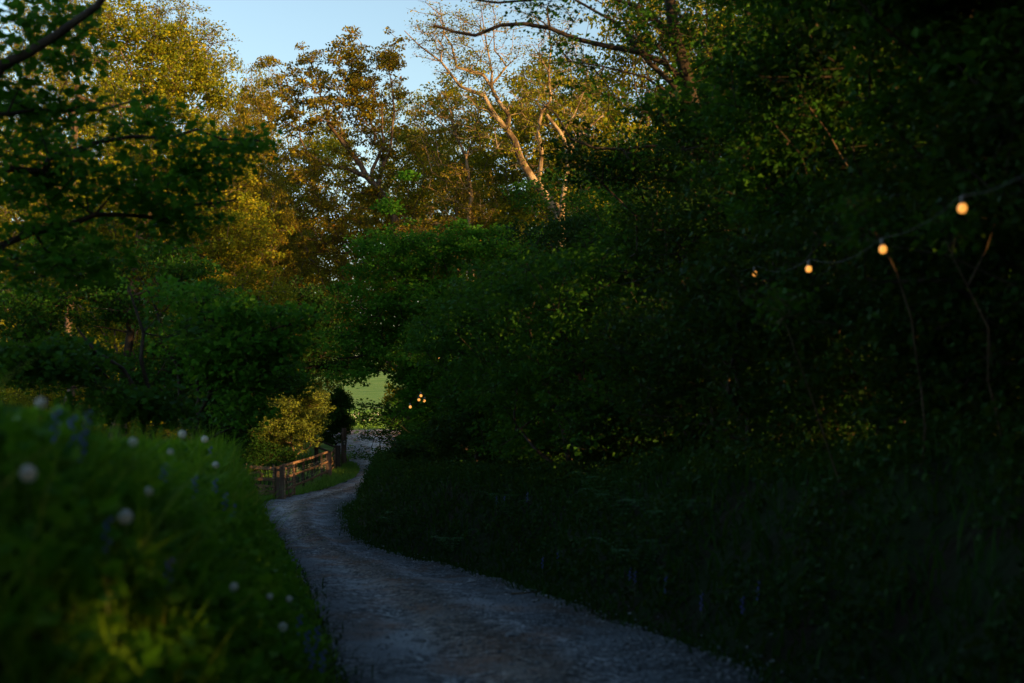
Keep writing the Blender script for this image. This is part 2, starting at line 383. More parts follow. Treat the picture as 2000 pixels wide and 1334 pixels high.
# sun flecks in the near canopy on the right
for (px_, py_, d_, r_) in [(1650, 80, 17, .45), (1560, 230, 17, .35), (1420, 150, 25, .6), (1880, 330, 16, .3), (1500, 380, 20, .4), (1730, 210, 17, .35), (1620, 330, 18, .3), (1410, 540, 24, .4), (1700, 430, 16, .25), (1840, 140, 15, .4), (1940, 60, 14, .4), (1480, 60, 24, .6), (1560, 480, 20, .3), (1770, 500, 16, .22), (1380, 350, 27, .5), (1950, 210, 14, .25)]:
    shaft(P(px_, py_, d_)-SUNV*3.4, r_*1.35)

# ------------------------------------------------------------------ grass
def blades(x, y, h, wd, lean=0.35, zoff=0.0, tintbias=0.0):
    z = gz(x, y)-0.02+zoff
    k = ~(in_shaft(np.stack([x, y, z+h*0.7], -1)) & (y > 36)); x, y, z, h, wd = x[k], y[k], z[k], h[k], wd[k]
    n = len(x)
    a = RG.uniform(0, 6.28, n); la = RG.uniform(0, 6.28, n); ln = h*lean*RG.random(n)*1.6
    lv = [0, 0.42, 0.78, 1.0]
    side = np.stack([np.cos(a), np.sin(a), np.zeros(n)], -1)*wd[:, None]*0.5
    ld = np.stack([np.cos(la), np.sin(la), np.zeros(n)], -1)
    vs_ = []
    for i, t in enumerate(lv):
        c = np.stack([x, y, z+h*(t-0.25*(t**2)*(ln/h))], -1)+ld*(ln*t*t)[:, None]
        wf = (1.0, 0.85, 0.5, 0)[i]
        if i < 3: vs_ += [c-side*wf, c+side*wf]
        else: vs_ += [c]
    v = np.stack(vs_, 1).reshape(-1, 3)
    b = np.arange(n)[:, None]*7
    tri = np.array([[0,1,3],[0,3,2],[2,3,5],[2,5,4],[4,5,6]])
    f = (b[:, None]+tri[None].reshape(1, 5, 3)).reshape(-1, 3)
    t = np.repeat(np.clip(RG.beta(2, 3, n)+tintbias, 0, 1), 5)
    return v, f, t
def grass_obj(name, parts, mat, label):
    vv, ff, tt = [], [], []; o = 0
    for v, f, t in parts:
        vv.append(v); ff.append(f+o); tt.append(t); o += len(v)
    ob = link(name, arr_mesh(name, np.concatenate(vv), [(3, np.concatenate(ff))], tint=np.concatenate(tt)), mat)
    return tag(ob, label, kind='stuff')
def clump(x, y, k=0.8): return 0.5+0.5*wob(x, y, k)
# left bank: near, thick and tall
n = 24000
y = 2.2+11*RG.random(n)**1.3; dl = 3.6*RG.random(n)**0.85-0.06
x = Le(y)-dl
hb = (0.14+0.34*RG.random(n))*(0.65+0.6*clump(x, y, 1.6))*np.clip(0.45+dl*0.9, 0.45, 1.0)
p1 = blades(x, y, hb, 0.007+0.012*RG.random(n)**2, 0.75)
n = 18000
y = 13+30*RG.random(n)**0.9; dl = 3.0*RG.random(n)-0.08; x = Le(y)-dl
p2 = blades(x, y, (0.15+0.3*RG.random(n))*np.clip(0.45+dl*0.9, 0.45, 1.0), 0.012+0.012*RG.random(n), 0.5)
n = 2400
y = 3.2+26*RG.random(n)**1.2; x = Le(y)-0.7-1.6*RG.random(n)
p3 = blades(x, y, 0.28+0.36*RG.random(n)**1.5, 0.010+0.008*RG.random(n), 0.55, tintbias=0.15)
n = 3600
cy = 3.6+24*RG.random(40)**1.2; cx = Le(cy)-0.55-1.5*RG.random(40); ci = RG.integers(0, 40, n)
y = cy[ci]+RG.normal(0, 0.22, n); x = cx[ci]+RG.normal(0, 0.16, n)
p4 = blades(x, y, (0.28+0.42*RG.random(n)**1.3)*(0.7+0.5*RG.random(40))[ci], 0.010+0.012*RG.random(n), 0.8, tintbias=0.1)
grass_obj('bank_grass', [p1, p2, p3, p4], G_bank, 'long green grass covering the left bank')
# right bank, darker and thinner
n = 16000
y = 6+46*RG.random(n)**1.3; dr = 3.2*RG.random(n)-0.05; x = Re(y)+dr
p1 = blades(x, y, (0.1+0.28*RG.random(n))*np.clip(0.4+dr*0.8, 0.4, 1), 0.012+0.016*RG.random(n)+0.0004*y, 0.9)
n = 5500; y = 6.5+44*RG.random(n)**1.2; sd_ = RG.random(n) < 0.6
x = np.where(sd_, Re(y)+RG.normal(0.03, 0.14, n), Le(y)-RG.normal(0.03, 0.12, n))
p2 = blades(x, y, 0.05+0.13*RG.random(n), 0.008+0.008*RG.random(n)+0.0003*y, 0.9)
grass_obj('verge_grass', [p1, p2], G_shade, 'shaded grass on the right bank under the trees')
# verge in front of the fence
n = 9000
y = 49+28*RG.random(n); x = -8.9+ (Le(y)+8.9+0.1)*RG.random(n); k = x < Le(y)+0.06; x = x[k]; y = y[k]
p1 = blades(x, y, (0.08+0.24*RG.random(len(x))**1.5)*(0.5+0.9*clump(x, y, 2.0)), 0.018+0.014*RG.random(len(x)), 0.8)
n = 3000; y = 47+40*RG.random(n); x = -9-9*RG.random(n)
p2 = blades(x, y, 0.15+0.3*RG.random(n), 0.03+0.02*RG.random(n), 0.5)
grass_obj('fence_verge_grass', [p1, p2], G_field, 'short bright green grass verge along the wooden fence')
n = 15000
y = 100+60*RG.random(n)**1.5; x = -26+34*RG.random(n)
keep = ~((y < 106.5+1.2*wob(x, y, .6)) & (x > Le(y)-2.5) & (x < Re(y)+4)); x = x[keep]; y = y[keep]; n = len(x)
p1 = blades(x, y, (0.12+0.35*RG.random(n))*(0.4+0.9*clump(x, y, 0.35)), 0.04+0.05*RG.random(n), 0.5)
grass_obj('field_grass', [p1], G_field, 'sunlit meadow grass beyond the end of the gravel')

# ------------------------------------------------------------------ tree machinery
def leaves(cent, n_each, spread, size, flat=0.5, tint_c=None, droop=0.0, upness=0.9, prune=False, clusterr=None, asp=0.62):
    """rhombic folded leaves scattered round cluster centres -> verts, tris, tint"""
    C = np.repeat(cent, n_each, 0); n = len(C)
    sp = spread if clusterr is None else np.repeat(clusterr, n_each)[:, None]
    off = norm(RG.normal(0, 1, (n, 3)))*(RG.random((n, 1))**0.45)*sp
    off[:, 2] *= flat
    r2 = (off[:, :2]**2).sum(1)
    off[:, 2] -= droop*r2/(np.mean(spread if clusterr is None else clusterr)+1e-6)
    pos = C+off
    if prune and SHAFTS:
        k = ~in_shaft(pos)
        for lp in LAMPS: k &= ((pos-lp)**2).sum(1) > 0.30**2
        pos = pos[k]; off = off[k]
        n = len(pos)
    s = size*RG.uniform(0.6, 1.25, n)
    nrm = norm(RG.normal(0, 1, (n, 3))*np.array([1, 1, 0.6])+np.array([0, 0, upness]))
    dirv = norm(off+RG.normal(0, 0.35, (n, 3))*np.mean(spread)+np.array([0, 0, -0.15])*np.mean(spread))
    dirv = norm(dirv-(dirv*nrm).sum(1, keepdims=True)*nrm)
    side = np.cross(nrm, dirv)
    s_ = s[:, None]
    a = pos-dirv*s_*0.5; d = pos+dirv*s_*0.5
    m0 = pos-dirv*s_*0.06
    b = m0+side*s_*asp*0.5+nrm*s_*0.12; c = m0-side*s_*asp*0.5+nrm*s_*0.12
    v = np.stack([a, b, d, c], 1).reshape(-1, 3)
    base = np.arange(n)[:, None]*4
    f = np.concatenate([base+np.array([0, 1, 2]), base+np.array([0, 2, 3])], 1).reshape(-1, 3)
    if tint_c is None: t = RG.beta(2, 2, n)
    else:
        t = RG.beta(2, 2, n)
    return v, f, np.repeat(t, 2)

def tubes(segs, sides=5):
    """segs: arrays a,b (n,3), ra,rb (n)"""
    a, b, ra, rb = segs
    n = len(a)
    d = norm(b-a)
    up = np.where(np.abs(d[:, 2:3]) > 0.9, np.array([[1., 0, 0]]), np.array([[0., 0, 1]]))
    u = norm(np.cross(d, up)); w_ = np.cross(d, u)
    an = np.arange(sides)/sides*2*math.pi
    ca, sa = np.cos(an), np.sin(an)
    ring = u[:, None]*ca[None, :, None]+w_[:, None]*sa[None, :, None]
    va = a[:, None]+ring*ra[:, None, None]; vb = b[:, None]+d[:, None]*(ra*0.25)[:, None, None]+ring*rb[:, None, None]
    v = np.concatenate([va, vb], 1).reshape(-1, 3)
    i = np.arange(sides); j = (i+1) % sides
    q = np.stack([i, j, j+sides, i+sides], -1)
    f = (np.arange(n)[:, None, None]*2*sides+q[None]).reshape(-1, 4)
    return v, f

def skeleton(root, seeds, targets, step=0.55, jitter=0.10, maxr=0.3, tipr=0.008, exp=0.42):
    """seeds: list of polylines [(pos, r)...]; first must start at root. targets: (n,3)."""
    pos = [np.array(root, float)]; par = [-1]; rfix = {}; plen = [0.0]
    for pl, r0, r1 in seeds:
        pl = [np.array(p, float) for p in pl]
        A = np.array(pos); k = int(np.argmin(((A-pl[0])**2).sum(1)))
        m = len(pl)
        prev = k
        for i, p in enumerate(pl):
            if i == 0 and np.linalg.norm(pos[k]-p) < 0.05: rfix[k] = max(rfix.get(k, 0), r0); continue
            q = pos[prev]; L = np.linalg.norm(p-q); ns = max(1, int(L/step))
            for j in range(1, ns+1):
                t = j/ns; pp = q+(p-q)*t
                if j < ns: pp = pp+RG.normal(0, 1, 3)*min(0.05, jitter*0.4)*L**0.3
                pos.append(pp); par.append(prev if j == 1 else len(pos)-2); plen.append(plen[par[-1]]+L/ns)
                f = (i-1+t)/(m-1) if m > 1 else 1
                rfix[len(pos)-1] = r0+(r1-r0)*max(0, f)
            prev = len(pos)-1
    if len(targets):
        rt = np.array(root)
        order = np.argsort(((targets-rt)**2).sum(1))
        start_nodes = len(pos)
        PA = np.zeros((len(pos)+len(targets)*12, 3)); PA[:len(pos)] = pos; PL = np.zeros(len(PA)); PL[:len(pos)] = plen
        n = len(pos); par = list(par)
        for ti in order:
            t = targets[ti]
            d = PA[:n]-t; dd = np.sqrt((d**2).sum(1))
            cost = dd+0.22*PL[:n]+np.where(PA[:n, 2] > t[2]+0.3, 0.6*(PA[:n, 2]-t[2]), 0)
            k = int(np.argmin(cost)); L = dd[k]
            ns = min(10, max(1, int(L/step)))
            q = PA[k].copy(); prev = k
            side = RG.normal(0, 1, 3)*jitter*L*0.5
            for j in range(1, ns+1):
                s = j/ns
                pp = q+(t-q)*s+side*math.sin(s*math.pi)+np.array([0, 0, -0.06*L])*math.sin(s*math.pi)
                if j < ns: pp = pp+RG.normal(0, 1, 3)*jitter*0.35*step
                PA[n] = pp; PL[n] = PL[prev]+L/ns; par.append(prev); prev = n; n += 1
        P_ = PA[:n]
    else:
        P_ = np.array(pos); n = len(P_)
    par = np.array(par)
    cnt = np.zeros(n); has = np.zeros(n, bool); has[par[par >= 0]] = True
    cnt[~has] = 1
    for i in range(n-1, 0, -1): cnt[par[i]] += cnt[i]
    r = np.minimum(tipr*cnt**exp, maxr)
    for k, v in rfix.items(): r[k] = max(min(r[k], v), v*0.85) if v > 0 else r[k]
    return P_, par, r

def wood_mesh(name, P_, par, r, root, extra=None, prune=False):
    idx = np.arange(1, len(P_)); a = P_[par[idx]]; b = P_[idx]; ra = r[par[idx]]; rb = r[idx]
    ra = np.minimum(ra, rb*1.6+0.004)
    big = ra > 0.045; tiny = ra < 0.018
    out_v, out_q, o = [], [], 0
    for mask, sd_ in ((big, 8), (~big & ~tiny, 5), (tiny, 3)):
        if mask.any():
            v, f = tubes((a[mask], b[mask], ra[mask], rb[mask]), sd_)
            out_v.append(v); out_q.append(f+o); o += len(v)
    if extra is not None and len(extra[0]):
        ea, eb, er = extra
        v, f = tubes((ea, eb, er, er*0.45), 3); out_v.append(v); out_q.append(f+o); o += len(v)
    return arr_mesh(name, np.concatenate(out_v)-np.array(root), [(4, np.concatenate(out_q))], smooth=True)

def ell(c, r, n, shell=0.5, rg=None):
    u = norm(RG.normal(0, 1, (n, 3)))*(RG.random((n, 1))**shell)
    return np.array(c)+u*np.array(r)

def make_tree(name, label, cat, root, lobes, mat, bark, leaf_size, per, spread, n_cl, seeds=None, group=None,
              flat=0.5, droop=0.0, maxr=0.25, twigs=3, step=0.6, shell=0.42, prune=False, upness=0.9, jitter=0.16,
              crown=True, tipr=0.009, exp=0.42, asp=0.62, hole=0.35, trunk_name='trunk'):
    root = np.array(root, float)
    T = []
    vols = np.array([l[1][0]*l[1][1]*l[1][2] for l in lobes]); wts = vols**0.8/np.sum(vols**0.8)
    for (c, rr), wt in zip(lobes, wts):
        k = max(4, int(n_cl*wt)); T.append(ell(c, rr, k, shell))
    T = np.concatenate(T)
    if hole > 0:    # uneven density: clumps and gaps
        nz = wob(T[:, 0]*1.0+T[:, 2]*0.7, T[:, 1]*0.6+T[:, 2]*1.1, 1.3)
        T = T[nz > -1+hole+RG.random(len(T))*0.25*0-0.0 if False else nz > np.quantile(nz, hole*0.5)]
    T = T[T[:, 2] > gz(T[:, 0], T[:, 1])+0.05]
    if prune and SHAFTS: T = T[~in_shaft(T)]
    if seeds is None:
        top = T[:, 2].max(); c = T.mean(0)
        seeds = [([root, root+(c-root)*np.array([.25, .25, .35])+RG.normal(0, .12, 3), root+(c-root)*np.array([.6, .6, .75]), c+np.array([0, 0, (top-c[2])*0.35])], maxr, maxr*0.35)]
    seeds = [(s[0], s[1], s[2]) for s in seeds]
    P_, par, r = skeleton(root, seeds, T, step=step, jitter=jitter, maxr=maxr, tipr=tipr, exp=exp)
    cr = spread*RG.uniform(0.6, 1.3, len(T))
    ex = None
    if twigs:
        A = np.repeat(T, twigs, 0); d = norm(RG.normal(0, 1, A.shape)*np.array([1, 1, 0.7])+np.array([0, 0, 0.25]))
        L = np.repeat(cr, twigs)*RG.uniform(.6, 1.1, len(A))
        d2 = d*L[:, None]; d2[:, 2] *= max(flat, 0.5)
        ex = (A, A+d2, np.full(len(A), tipr*0.55))
    e = empty(name, root, label, cat, group)
    child(trunk_name, wood_mesh(trunk_name, P_, par, r, root, ex), bark, e)
    if crown and per > 0:
        ne = np.maximum(2, (per*(cr/spread)**2*RG.uniform(0.6, 1.3, len(T))).astype(int))
        v, f, t = leaves(T, ne, spread, leaf_size, flat, droop=droop, prune=prune, clusterr=cr, upness=upness, asp=asp)
        child('crown', arr_mesh('crown', v-root, [(3, f)], tint=t), mat, e)
        STATS.append((label[:40], len(f), len(P_)))
    return e


def lob(px, py, D, rx, ry, rd):
    """lobe centred on a sight line, radii rx, ry in photo pixels and rd in metres"""
    return (P(px, py, D), (rx/F*D, rd, ry/F*D))
def gp(px, D, dz=0.0):
    x = (px-1000)/F*D
    return np.array([x, D, float(gz(x, D))+dz])
def pl(D, pts): return [P(a, b, D) for a, b in pts]

STATS = []
def ground_cover(name, label, n, ys, ds, side, size, mat, hgt, spread=0.12, per=7):
    y = ys[0]+(ys[1]-ys[0])*RG.random(n)**1.4; d = ds[0]+(ds[1]-ds[0])*RG.random(n)
    x = Le(y)-d if side == 'L' else Re(y)+d
    k = wob(x, y, 2.2) > -0.35; x, y = x[k], y[k]
    c = np.stack([x, y, gz(x, y)+hgt*RG.random(len(x))**1.3], -1)
    v, f, t = leaves(c, np.full(len(c), per), spread, size, 0.5, upness=1.1, asp=0.8, prune=True)
    tag(link(name, arr_mesh(name, v, [(3, f)], tint=t), mat), label, kind='stuff')
ground_cover('bank_weeds', 'broad leaved weeds and nettles among the grass of the left bank', 5500, (2.5, 38), (0.1, 3.2), 'L', 0.06, L_weed, 0.36)
ground_cover('bank_dock_leaves', 'large soft dock and nettle leaves crowding the near left bank', 2600, (2.8, 16), (0.25, 2.6), 'L', 0.09, L_weed, 0.36, 0.12, 7)
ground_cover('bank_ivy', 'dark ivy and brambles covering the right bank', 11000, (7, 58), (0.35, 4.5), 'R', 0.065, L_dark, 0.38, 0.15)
# ---- the pale barked tree in the middle
D0 = 58
base = gp(1085, D0)
Kt = pl(D0, [(1093,458),(1093,416),(1068,384),(1040,349),(1019,317),(1005,275),(991,254),(966,225),(945,187)])
kt2 = pl(D0, [(945,187),(899,169),(861,120),(818,88),(790,60)])
kb = pl(D0, [(991,254),(994,225),(973,197),(959,169),(942,144),(918,138),(892,132),(882,88),(868,67),(862,30)])
kc = pl(D0, [(959,169),(961,141),(952,95),(946,60),(940,20)])
kd = pl(D0, [(962,164),(975,148),(989,130),(978,112),(966,99),(964,60),(968,30)])
ke = pl(D0, [(1050,360),(1058,299),(1051,254),(1058,218),(1075,197),(1072,141),(1076,90),(1070,40)])
kf = [P(1093,425,D0)]+pl(D0-0.5, [(1098,405),(1104,352),(1112,292),(1093,257),(1068,225)])
kg = pl(D0-0.5, [(1112,292),(1130,268),(1149,250),(1165,236),(1178,225)])
kh = pl(D0-0.5, [(1098,262),(1110,240),(1121,225),(1140,180),(1150,130)])
ki = pl(D0, [(1005,275),(980,300),(960,350)])
seeds = [([base, base+(Kt[0]-base)*0.5+np.array([.1, 0, 0])]+Kt, 0.30, 0.10), (kt2, .085, .02), (kb, .11, .025), (kc, .06, .02), (kd, .06, .02),
         (ke, .11, .03), (kf, .15, .08), (kg, .08, .03), (kh, .06, .02)]
make_tree('tree', 'tall pale barked tree with bare forking limbs catching orange light above the hazel', 'tree', base,
    [lob(850, 60, D0, 75, 60, 1.5), lob(940, 60, D0, 70, 80, 1.6), lob(1060, 90, D0, 90, 100, 1.6), lob(1140, 200, D0, 50, 70, 1.2), lob(1000, 240, D0, 120, 120, 1.4), lob(900, 120, D0, 60, 60, 1.2)],
    L_lit, bark_pale, 0.10, 19, 0.5, 480, seeds=seeds, maxr=0.36, twigs=6, tipr=0.011, exp=0.34, hole=0.2)

# ---- young oak, left of centre
D1 = 72
base = gp(800, D1)
s1 = [base, P(795, 560, D1), P(772, 430, D1), P(737,366,D1), P(716,345,D1), P(688,299,D1), P(667,275,D1), P(640, 240, D1)]
s2 = [P(727,355,D1), P(727,331,D1), P(734,317,D1), P(750, 280, D1), P(745, 200, D1)]
s3 = [P(716,345,D1), P(680, 330, D1), P(640, 322, D1), P(600, 300, D1), P(560, 300, D1)]
s4 = [P(737,366,D1), P(760, 300, D1), P(770, 220, D1), P(760, 140, D1)]
make_tree('tree', 'broad oak with reddish young leaves left of the pale barked tree', 'tree', base,
    [lob(560, 190, D1, 75, 85, 2.2), lob(650, 200, D1, 90, 100, 2.5), lob(690, 120, D1, 45, 70, 1.6), lob(765, 110, D1, 35, 62, 1.4), lob(740, 190, D1, 70, 80, 2),
     lob(620, 350, D1, 110, 70, 2.5), lob(760, 330, D1, 90, 90, 2.2), lob(640, 470, D1, 110, 80, 2.5), lob(780, 470, D1, 90, 80, 2.2), lob(620, 600, D1, 90, 110, 2.2), lob(600, 120, D1, 25, 30, 1)],
    L_oak, bark_oak, 0.17, 44, 0.46, 1150, seeds=[(s1, .28, .09), (s2, .14, .05), (s3, .12, .03), (s4, .10, .03)], maxr=0.28, twigs=5, tipr=0.014, hole=0.6)

# ---- slim bare stem between
D2 = 66
base = gp(920, D2)
sl = [base, P(922, 560, D2)]+pl(D2, [(917,359),(910,306),(889,261),(880,218),(872,190)])
sl2 = pl(D2, [(910,306),(925,270),(935,230),(930,190)])
sl3 = pl(D2, [(889,265),(860,240),(835,215)])
make_tree('tree', 'slim young tree with thin pale stem between the oak and the pale barked tree', 'tree', base,
    [lob(880, 250, D2, 80, 80, 1.2), lob(900, 380, D2, 80, 80, 1.4), lob(860, 470, D2, 100, 60, 1.4)], L_oak, bark_pale, 0.12, 30, 0.5, 300,
    seeds=[(sl, .13, .03), (sl2, .05, .02), (sl3, .05, .02)], maxr=0.13, twigs=7, tipr=0.011, hole=0.2)

# ---- woodland behind, lit by the low sun
def proto_tree(label, H, W, mat, bark, ncl, per, ls, lowf=0.12, group=None, twigs=3):
    """a full standing tree at the origin; copied by clone_tree"""
    lobes = []
    for i in range(11):
        f = i/10; R_ = W*(0.35+0.65*math.sin(math.pi*(0.12+0.76*f)))*0.5; a = i*2.4
        lobes.append(((R_*0.75*math.cos(a), R_*0.75*math.sin(a), H*(lowf+(0.93-lowf)*f)), (R_*0.85, R_*0.85, H*0.10)))
    global gz
    g0 = gz; gz = lambda x, y: np.zeros(np.shape(x))
    t = make_tree('tree', label, 'tree', (0, 0, 0), lobes, mat, bark, ls, per, 0.6, ncl, group=group, maxr=W*0.03, twigs=twigs, tipr=0.013, hole=0.35)
    gz = g0
    return t
def clone_tree(src, label, x, y, H, W, H0, W0, rot, mat=None, group=None, first=False):
    z = float(gz(x, y))
    if first: r = src
    else:
        r = src.copy(); COL.objects.link(r)
        for ch in list(src.children):
            c = ch.copy(); COL.objects.link(c); c.parent = r
    r.location = (x, y, z-0.1); r.rotation_euler = (0, 0, rot); r.scale = (W/W0, W/W0, H/H0)
    r['label'] = label
    if group: r['group'] = group
    if mat:
        for c in r.children:
            if c.name.startswith('crown'):
                c.material_slots[0].link = 'OBJECT'; c.material_slots[0].material = mat
    return r
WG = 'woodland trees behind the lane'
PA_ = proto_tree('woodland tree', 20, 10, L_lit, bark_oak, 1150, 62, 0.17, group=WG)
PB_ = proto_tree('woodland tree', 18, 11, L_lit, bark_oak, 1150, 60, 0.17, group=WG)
WT = [  # px, D, top py, width m, proto, material, label
 (890, 78, 160, 9, 0, L_lit, 'golden leaved tree behind the left fork of the pale barked tree'),
 (1005, 80, 150, 9.5, 1, L_lit, 'golden leaved tree behind the trunk of the pale barked tree'),
 (1150, 67, 90, 9, 0, L_lit, 'yellow green tree right of the pale barked tree, partly behind the dark canopy'),
 (1270, 64, -80, 10, 1, L_lit, 'leafy tree behind the dark hanging limbs at top centre right'),
 (1430, 70, -180, 10, 0, L_lit, 'tall tree far back seen through the right canopy'),
 (1610, 72, -180, 11, 1, L_lit, 'lit tree behind the near blurred tree of the right side'),
 (1800, 66, -150, 11, 0, L_lit, 'lit tree far behind the highest lamp of the string'),
 (1960, 70, -150, 11, 1, L_lit, 'lit tree behind the right edge of the photo'),
 (476, 84, 150, 5.5, 0, L_oak, 'thin spring tree between the left tree and the oak'),
 (850, 86, 270, 8, 1, L_oak, 'brownish tree low behind the oak and the hazel'),
 (940, 88, 300, 9, 0, L_oak, 'brownish tree low behind the hazel top'),
 (560, 98, 300, 10, 1, L_oak, 'tree standing behind the oak above the lane opening'),
 (400, 92, 260, 10, 0, L_oak, 'tree far behind the shaded half of the large left tree'),
 (250, 88, 200, 11, 1, L_lit, 'tree in the sunlit wood far behind the left sprays'),
 (90, 84, 240, 10, 0, L_lit, 'golden tree far left behind the leaning dark branch'),
 (-40, 80, 160, 10, 1, L_lit, 'golden tree at the left edge of the photo'),
 (1080, 84, 260, 9, 0, L_oak, 'tree in the far wood behind the pale trunk'),
 (1220, 72, 240, 9, 1, L_oak, 'tree in the far wood seen between the hazel and the right hedge'),
 (1360, 74, 200, 9, 0, L_oak, 'tree in the far wood behind the middle of the right hedge'),
 (470, 112, 420, 11, 1, L_oak, 'low far tree left of the lane opening'),
 (610, 100, 230, 10, 0, L_lit, 'far tree filling the gaps of the oak crown'),
 (835, 104, 200, 10, 1, L_lit, 'far tree right behind the oak crown'),
 (520, 96, 180, 9, 0, L_lit, 'far tree between the left tree and the oak'),
 (455, 70, 215, 5, 0, L_oak, 'thin brownish tree touching the right side of the large left tree'),
 (340, 100, 60, 10, 1, L_lit, 'tall far tree behind the top of the large left tree'),
 (160, 96, 20, 11, 0, L_lit, 'tall far tree behind the bare shoots at top left'),
 (180, 108, 330, 12, 0, L_lit, 'low far tree behind the left wood'),
]
used_ = [False, False]
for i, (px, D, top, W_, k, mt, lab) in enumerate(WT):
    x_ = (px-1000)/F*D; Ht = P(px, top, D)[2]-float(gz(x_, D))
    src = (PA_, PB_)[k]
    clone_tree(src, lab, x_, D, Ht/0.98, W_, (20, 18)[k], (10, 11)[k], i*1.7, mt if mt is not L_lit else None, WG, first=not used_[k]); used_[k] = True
# understorey between the far trees
PU = proto_tree('woodland bush', 5.5, 7, L_lit, bark_dark, 520, 46, 0.14, lowf=0.06, group='bushes under the far wood')
PU['category'] = 'bush'; PU.name = 'bush'
UL = [(30, 66), (150, 70), (270, 74), (390, 70), (470, 76), (860, 72), (930, 68), (1010, 66), (1100, 68), (1200, 66), (1310, 66), (1420, 66), (1530, 60), (1640, 64), (1750, 56), (1850, 60), (1960, 50), (1580, 76), (1700, 78), (2030, 60)]
UW = ['at the far left edge of the photo', 'low behind the left bank flowers', 'behind the dark saplings of the left bank', 'behind the big left tree', 'left of the willow bush', 'just right of the lane opening, behind the hazel', 'behind the hazel stems', 'behind the middle of the hazel', 'under the pale barked tree', 'behind the hedge right of the pale trunk',
      'behind the middle of the right hedge', 'in the first gap of the right hedge', 'in the gap left of the near blurred tree', 'behind the third lamp of the string', 'behind the second lamp of the string', 'below the highest lamp', 'at the far right edge of the photo', 'furthest back in the right gap', 'furthest back behind the second lamp', 'just beyond the right edge of the photo']
for i, (px, D) in enumerate(UL):
    x_ = (px-1000)/F*D
    clone_tree(PU, 'sunlit bush '+UW[i], x_, D, 5.5+1.5*math.sin(i*2.1), 7.5, 5.5, 7, i*2.3, L_syc if px in (860, 930, 1010, 470, 1085, 925) else None, 'bushes under the far wood', first=(i == 0))

# ---- left: sunlit hawthorn like tree, yellow at the top
D3 = 50
base = gp(205, D3)
make_tree('tree', 'large dense left tree with sunlit yellow crown and shaded green lower side', 'tree', base,
    [lob(300, 160, D3, 110, 100, 2), lob(390, 230, D3, 75, 90, 1.8), lob(240, 60, D3, 110, 60, 1.8), lob(420, 330, D3, 80, 80, 1.8), lob(300, 320, D3, 130, 110, 2.2), lob(350, 90, D3, 65, 55, 1.4),
     lob(480, 460, D3, 85, 80, 1.8), lob(350, 480, D3, 130, 110, 2.2), lob(500, 590, D3, 90, 90, 1.8), lob(380, 640, D3, 130, 110, 2.2), lob(180, 420, D3, 120, 160, 2.2), lob(150, 640, D3, 130, 90, 2), lob(60, 500, D3, 90, 110, 1.8), lob(530, 690, D3, 70, 40, 1.5), lob(420, 170, D3, 35, 50, 1)],
    L_lit, bark_oak, 0.125, 56, 0.42, 1600, maxr=0.36, twigs=3, tipr=0.010, hole=0.25)
D4 = 62
make_tree('tree', 'thin branched tree at the top left, bare shoots rising against the sky', 'tree', gp(130, D4),
    [lob(60, 120, D4, 110, 130, 2), lob(200, 40, D4, 150, 100, 2), lob(350, 70, D4, 70, 80, 1.5), lob(400, 110, D4, 60, 70, 1.2), lob(60, 320, D4, 120, 140, 2)],
    L_lit, bark_oak, 0.12, 34, 0.55, 760, maxr=0.28, twigs=8, tipr=0.013, hole=0.15)

# ---- left near: sycamore with level dark sprays, out of focus
D5 = 15
base = gp(-150, 13)
a1 = [base, P(-150, 700, 13), P(-120, 400, 13), P(0, 130, 13), P(60, 100, 13), P(120, 62, 13), P(190, 12, 13), P(240, -60, 13)]
a2 = [P(-140, 560, 13), P(0, 480, 14), P(120, 445, 14.5), P(250, 420, 15), P(380, 400, 15.5), P(460, 390, 16)]
a3 = [P(-120, 400, 13), P(20, 330, 14), P(180, 280, 15), P(330, 270, 15.5), P(520, 275, 16.5)]
a4 = [P(-60, 240, 13), P(60, 215, 14), P(200, 215, 14.5), P(300, 195, 15)]
make_tree('sycamore_tree', 'dark sycamore leaning in from the left edge with level leafy sprays', 'tree', base,
    [lob(60, 60, 13.5, 130, 80, .9), lob(170, 250, 15, 210, 70, 1.1), lob(470, 285, 16, 90, 28, .8), lob(380, 330, 16, 100, 50, .8), lob(110, 350, 14.5, 180, 70, 1.1), lob(300, 410, 15.5, 150, 55, 1.0), lob(100, 500, 14.5, 150, 70, 1.1),
     lob(60, 170, 14, 110, 60, 1)],
    L_fresh, bark_dark, 0.10, 22, 0.27, 430, seeds=[(a1, .085, .035), (a2, .05, .015), (a3, .05, .012), (a4, .03, .01)], flat=0.45, droop=0.25, maxr=0.13, twigs=3, step=0.3, tipr=0.004, hole=0.3, upness=1.6, asp=0.9)
D6 = 24
def sapling(label, px, D, lobes, stems, mat=L_fresh, ncl=320, per=52, ls=0.10, r=0.05):
    base = gp(px, D)
    sd_ = [([base]+pl(D, s), r, r*0.3) for s in stems]
    return make_tree('sapling', label, 'sapling', base, lobes, mat, bark_dark, ls, int(per*0.62), 0.34, ncl, seeds=sd_, flat=0.5, droop=0.2, maxr=r, twigs=3, step=0.35, tipr=0.005, hole=0.7, upness=1.2, asp=0.9,
        group='saplings on the left bank')
sapling('vivid green sapling with level sprays reaching over the lane from the left bank', 380, D6,
    [lob(330, 575, D6, 100, 28, 1), lob(180, 605, D6, 100, 30, 1), lob(450, 610, D6, 80, 45, 1), lob(590, 615, D6, 65, 22, .8), lob(480, 700, D6, 100, 60, 1), lob(330, 690, D6, 110, 70, 1.1), lob(555, 660, D6, 55, 30, .8),
     lob(450, 790, D6, 70, 50, 1)], [[(350, 760), (310, 620), (270, 540)], [(375, 700), (430, 600)], [(400, 720), (480, 660), (600, 620)]], L_fresh, 420, 56, 0.10)
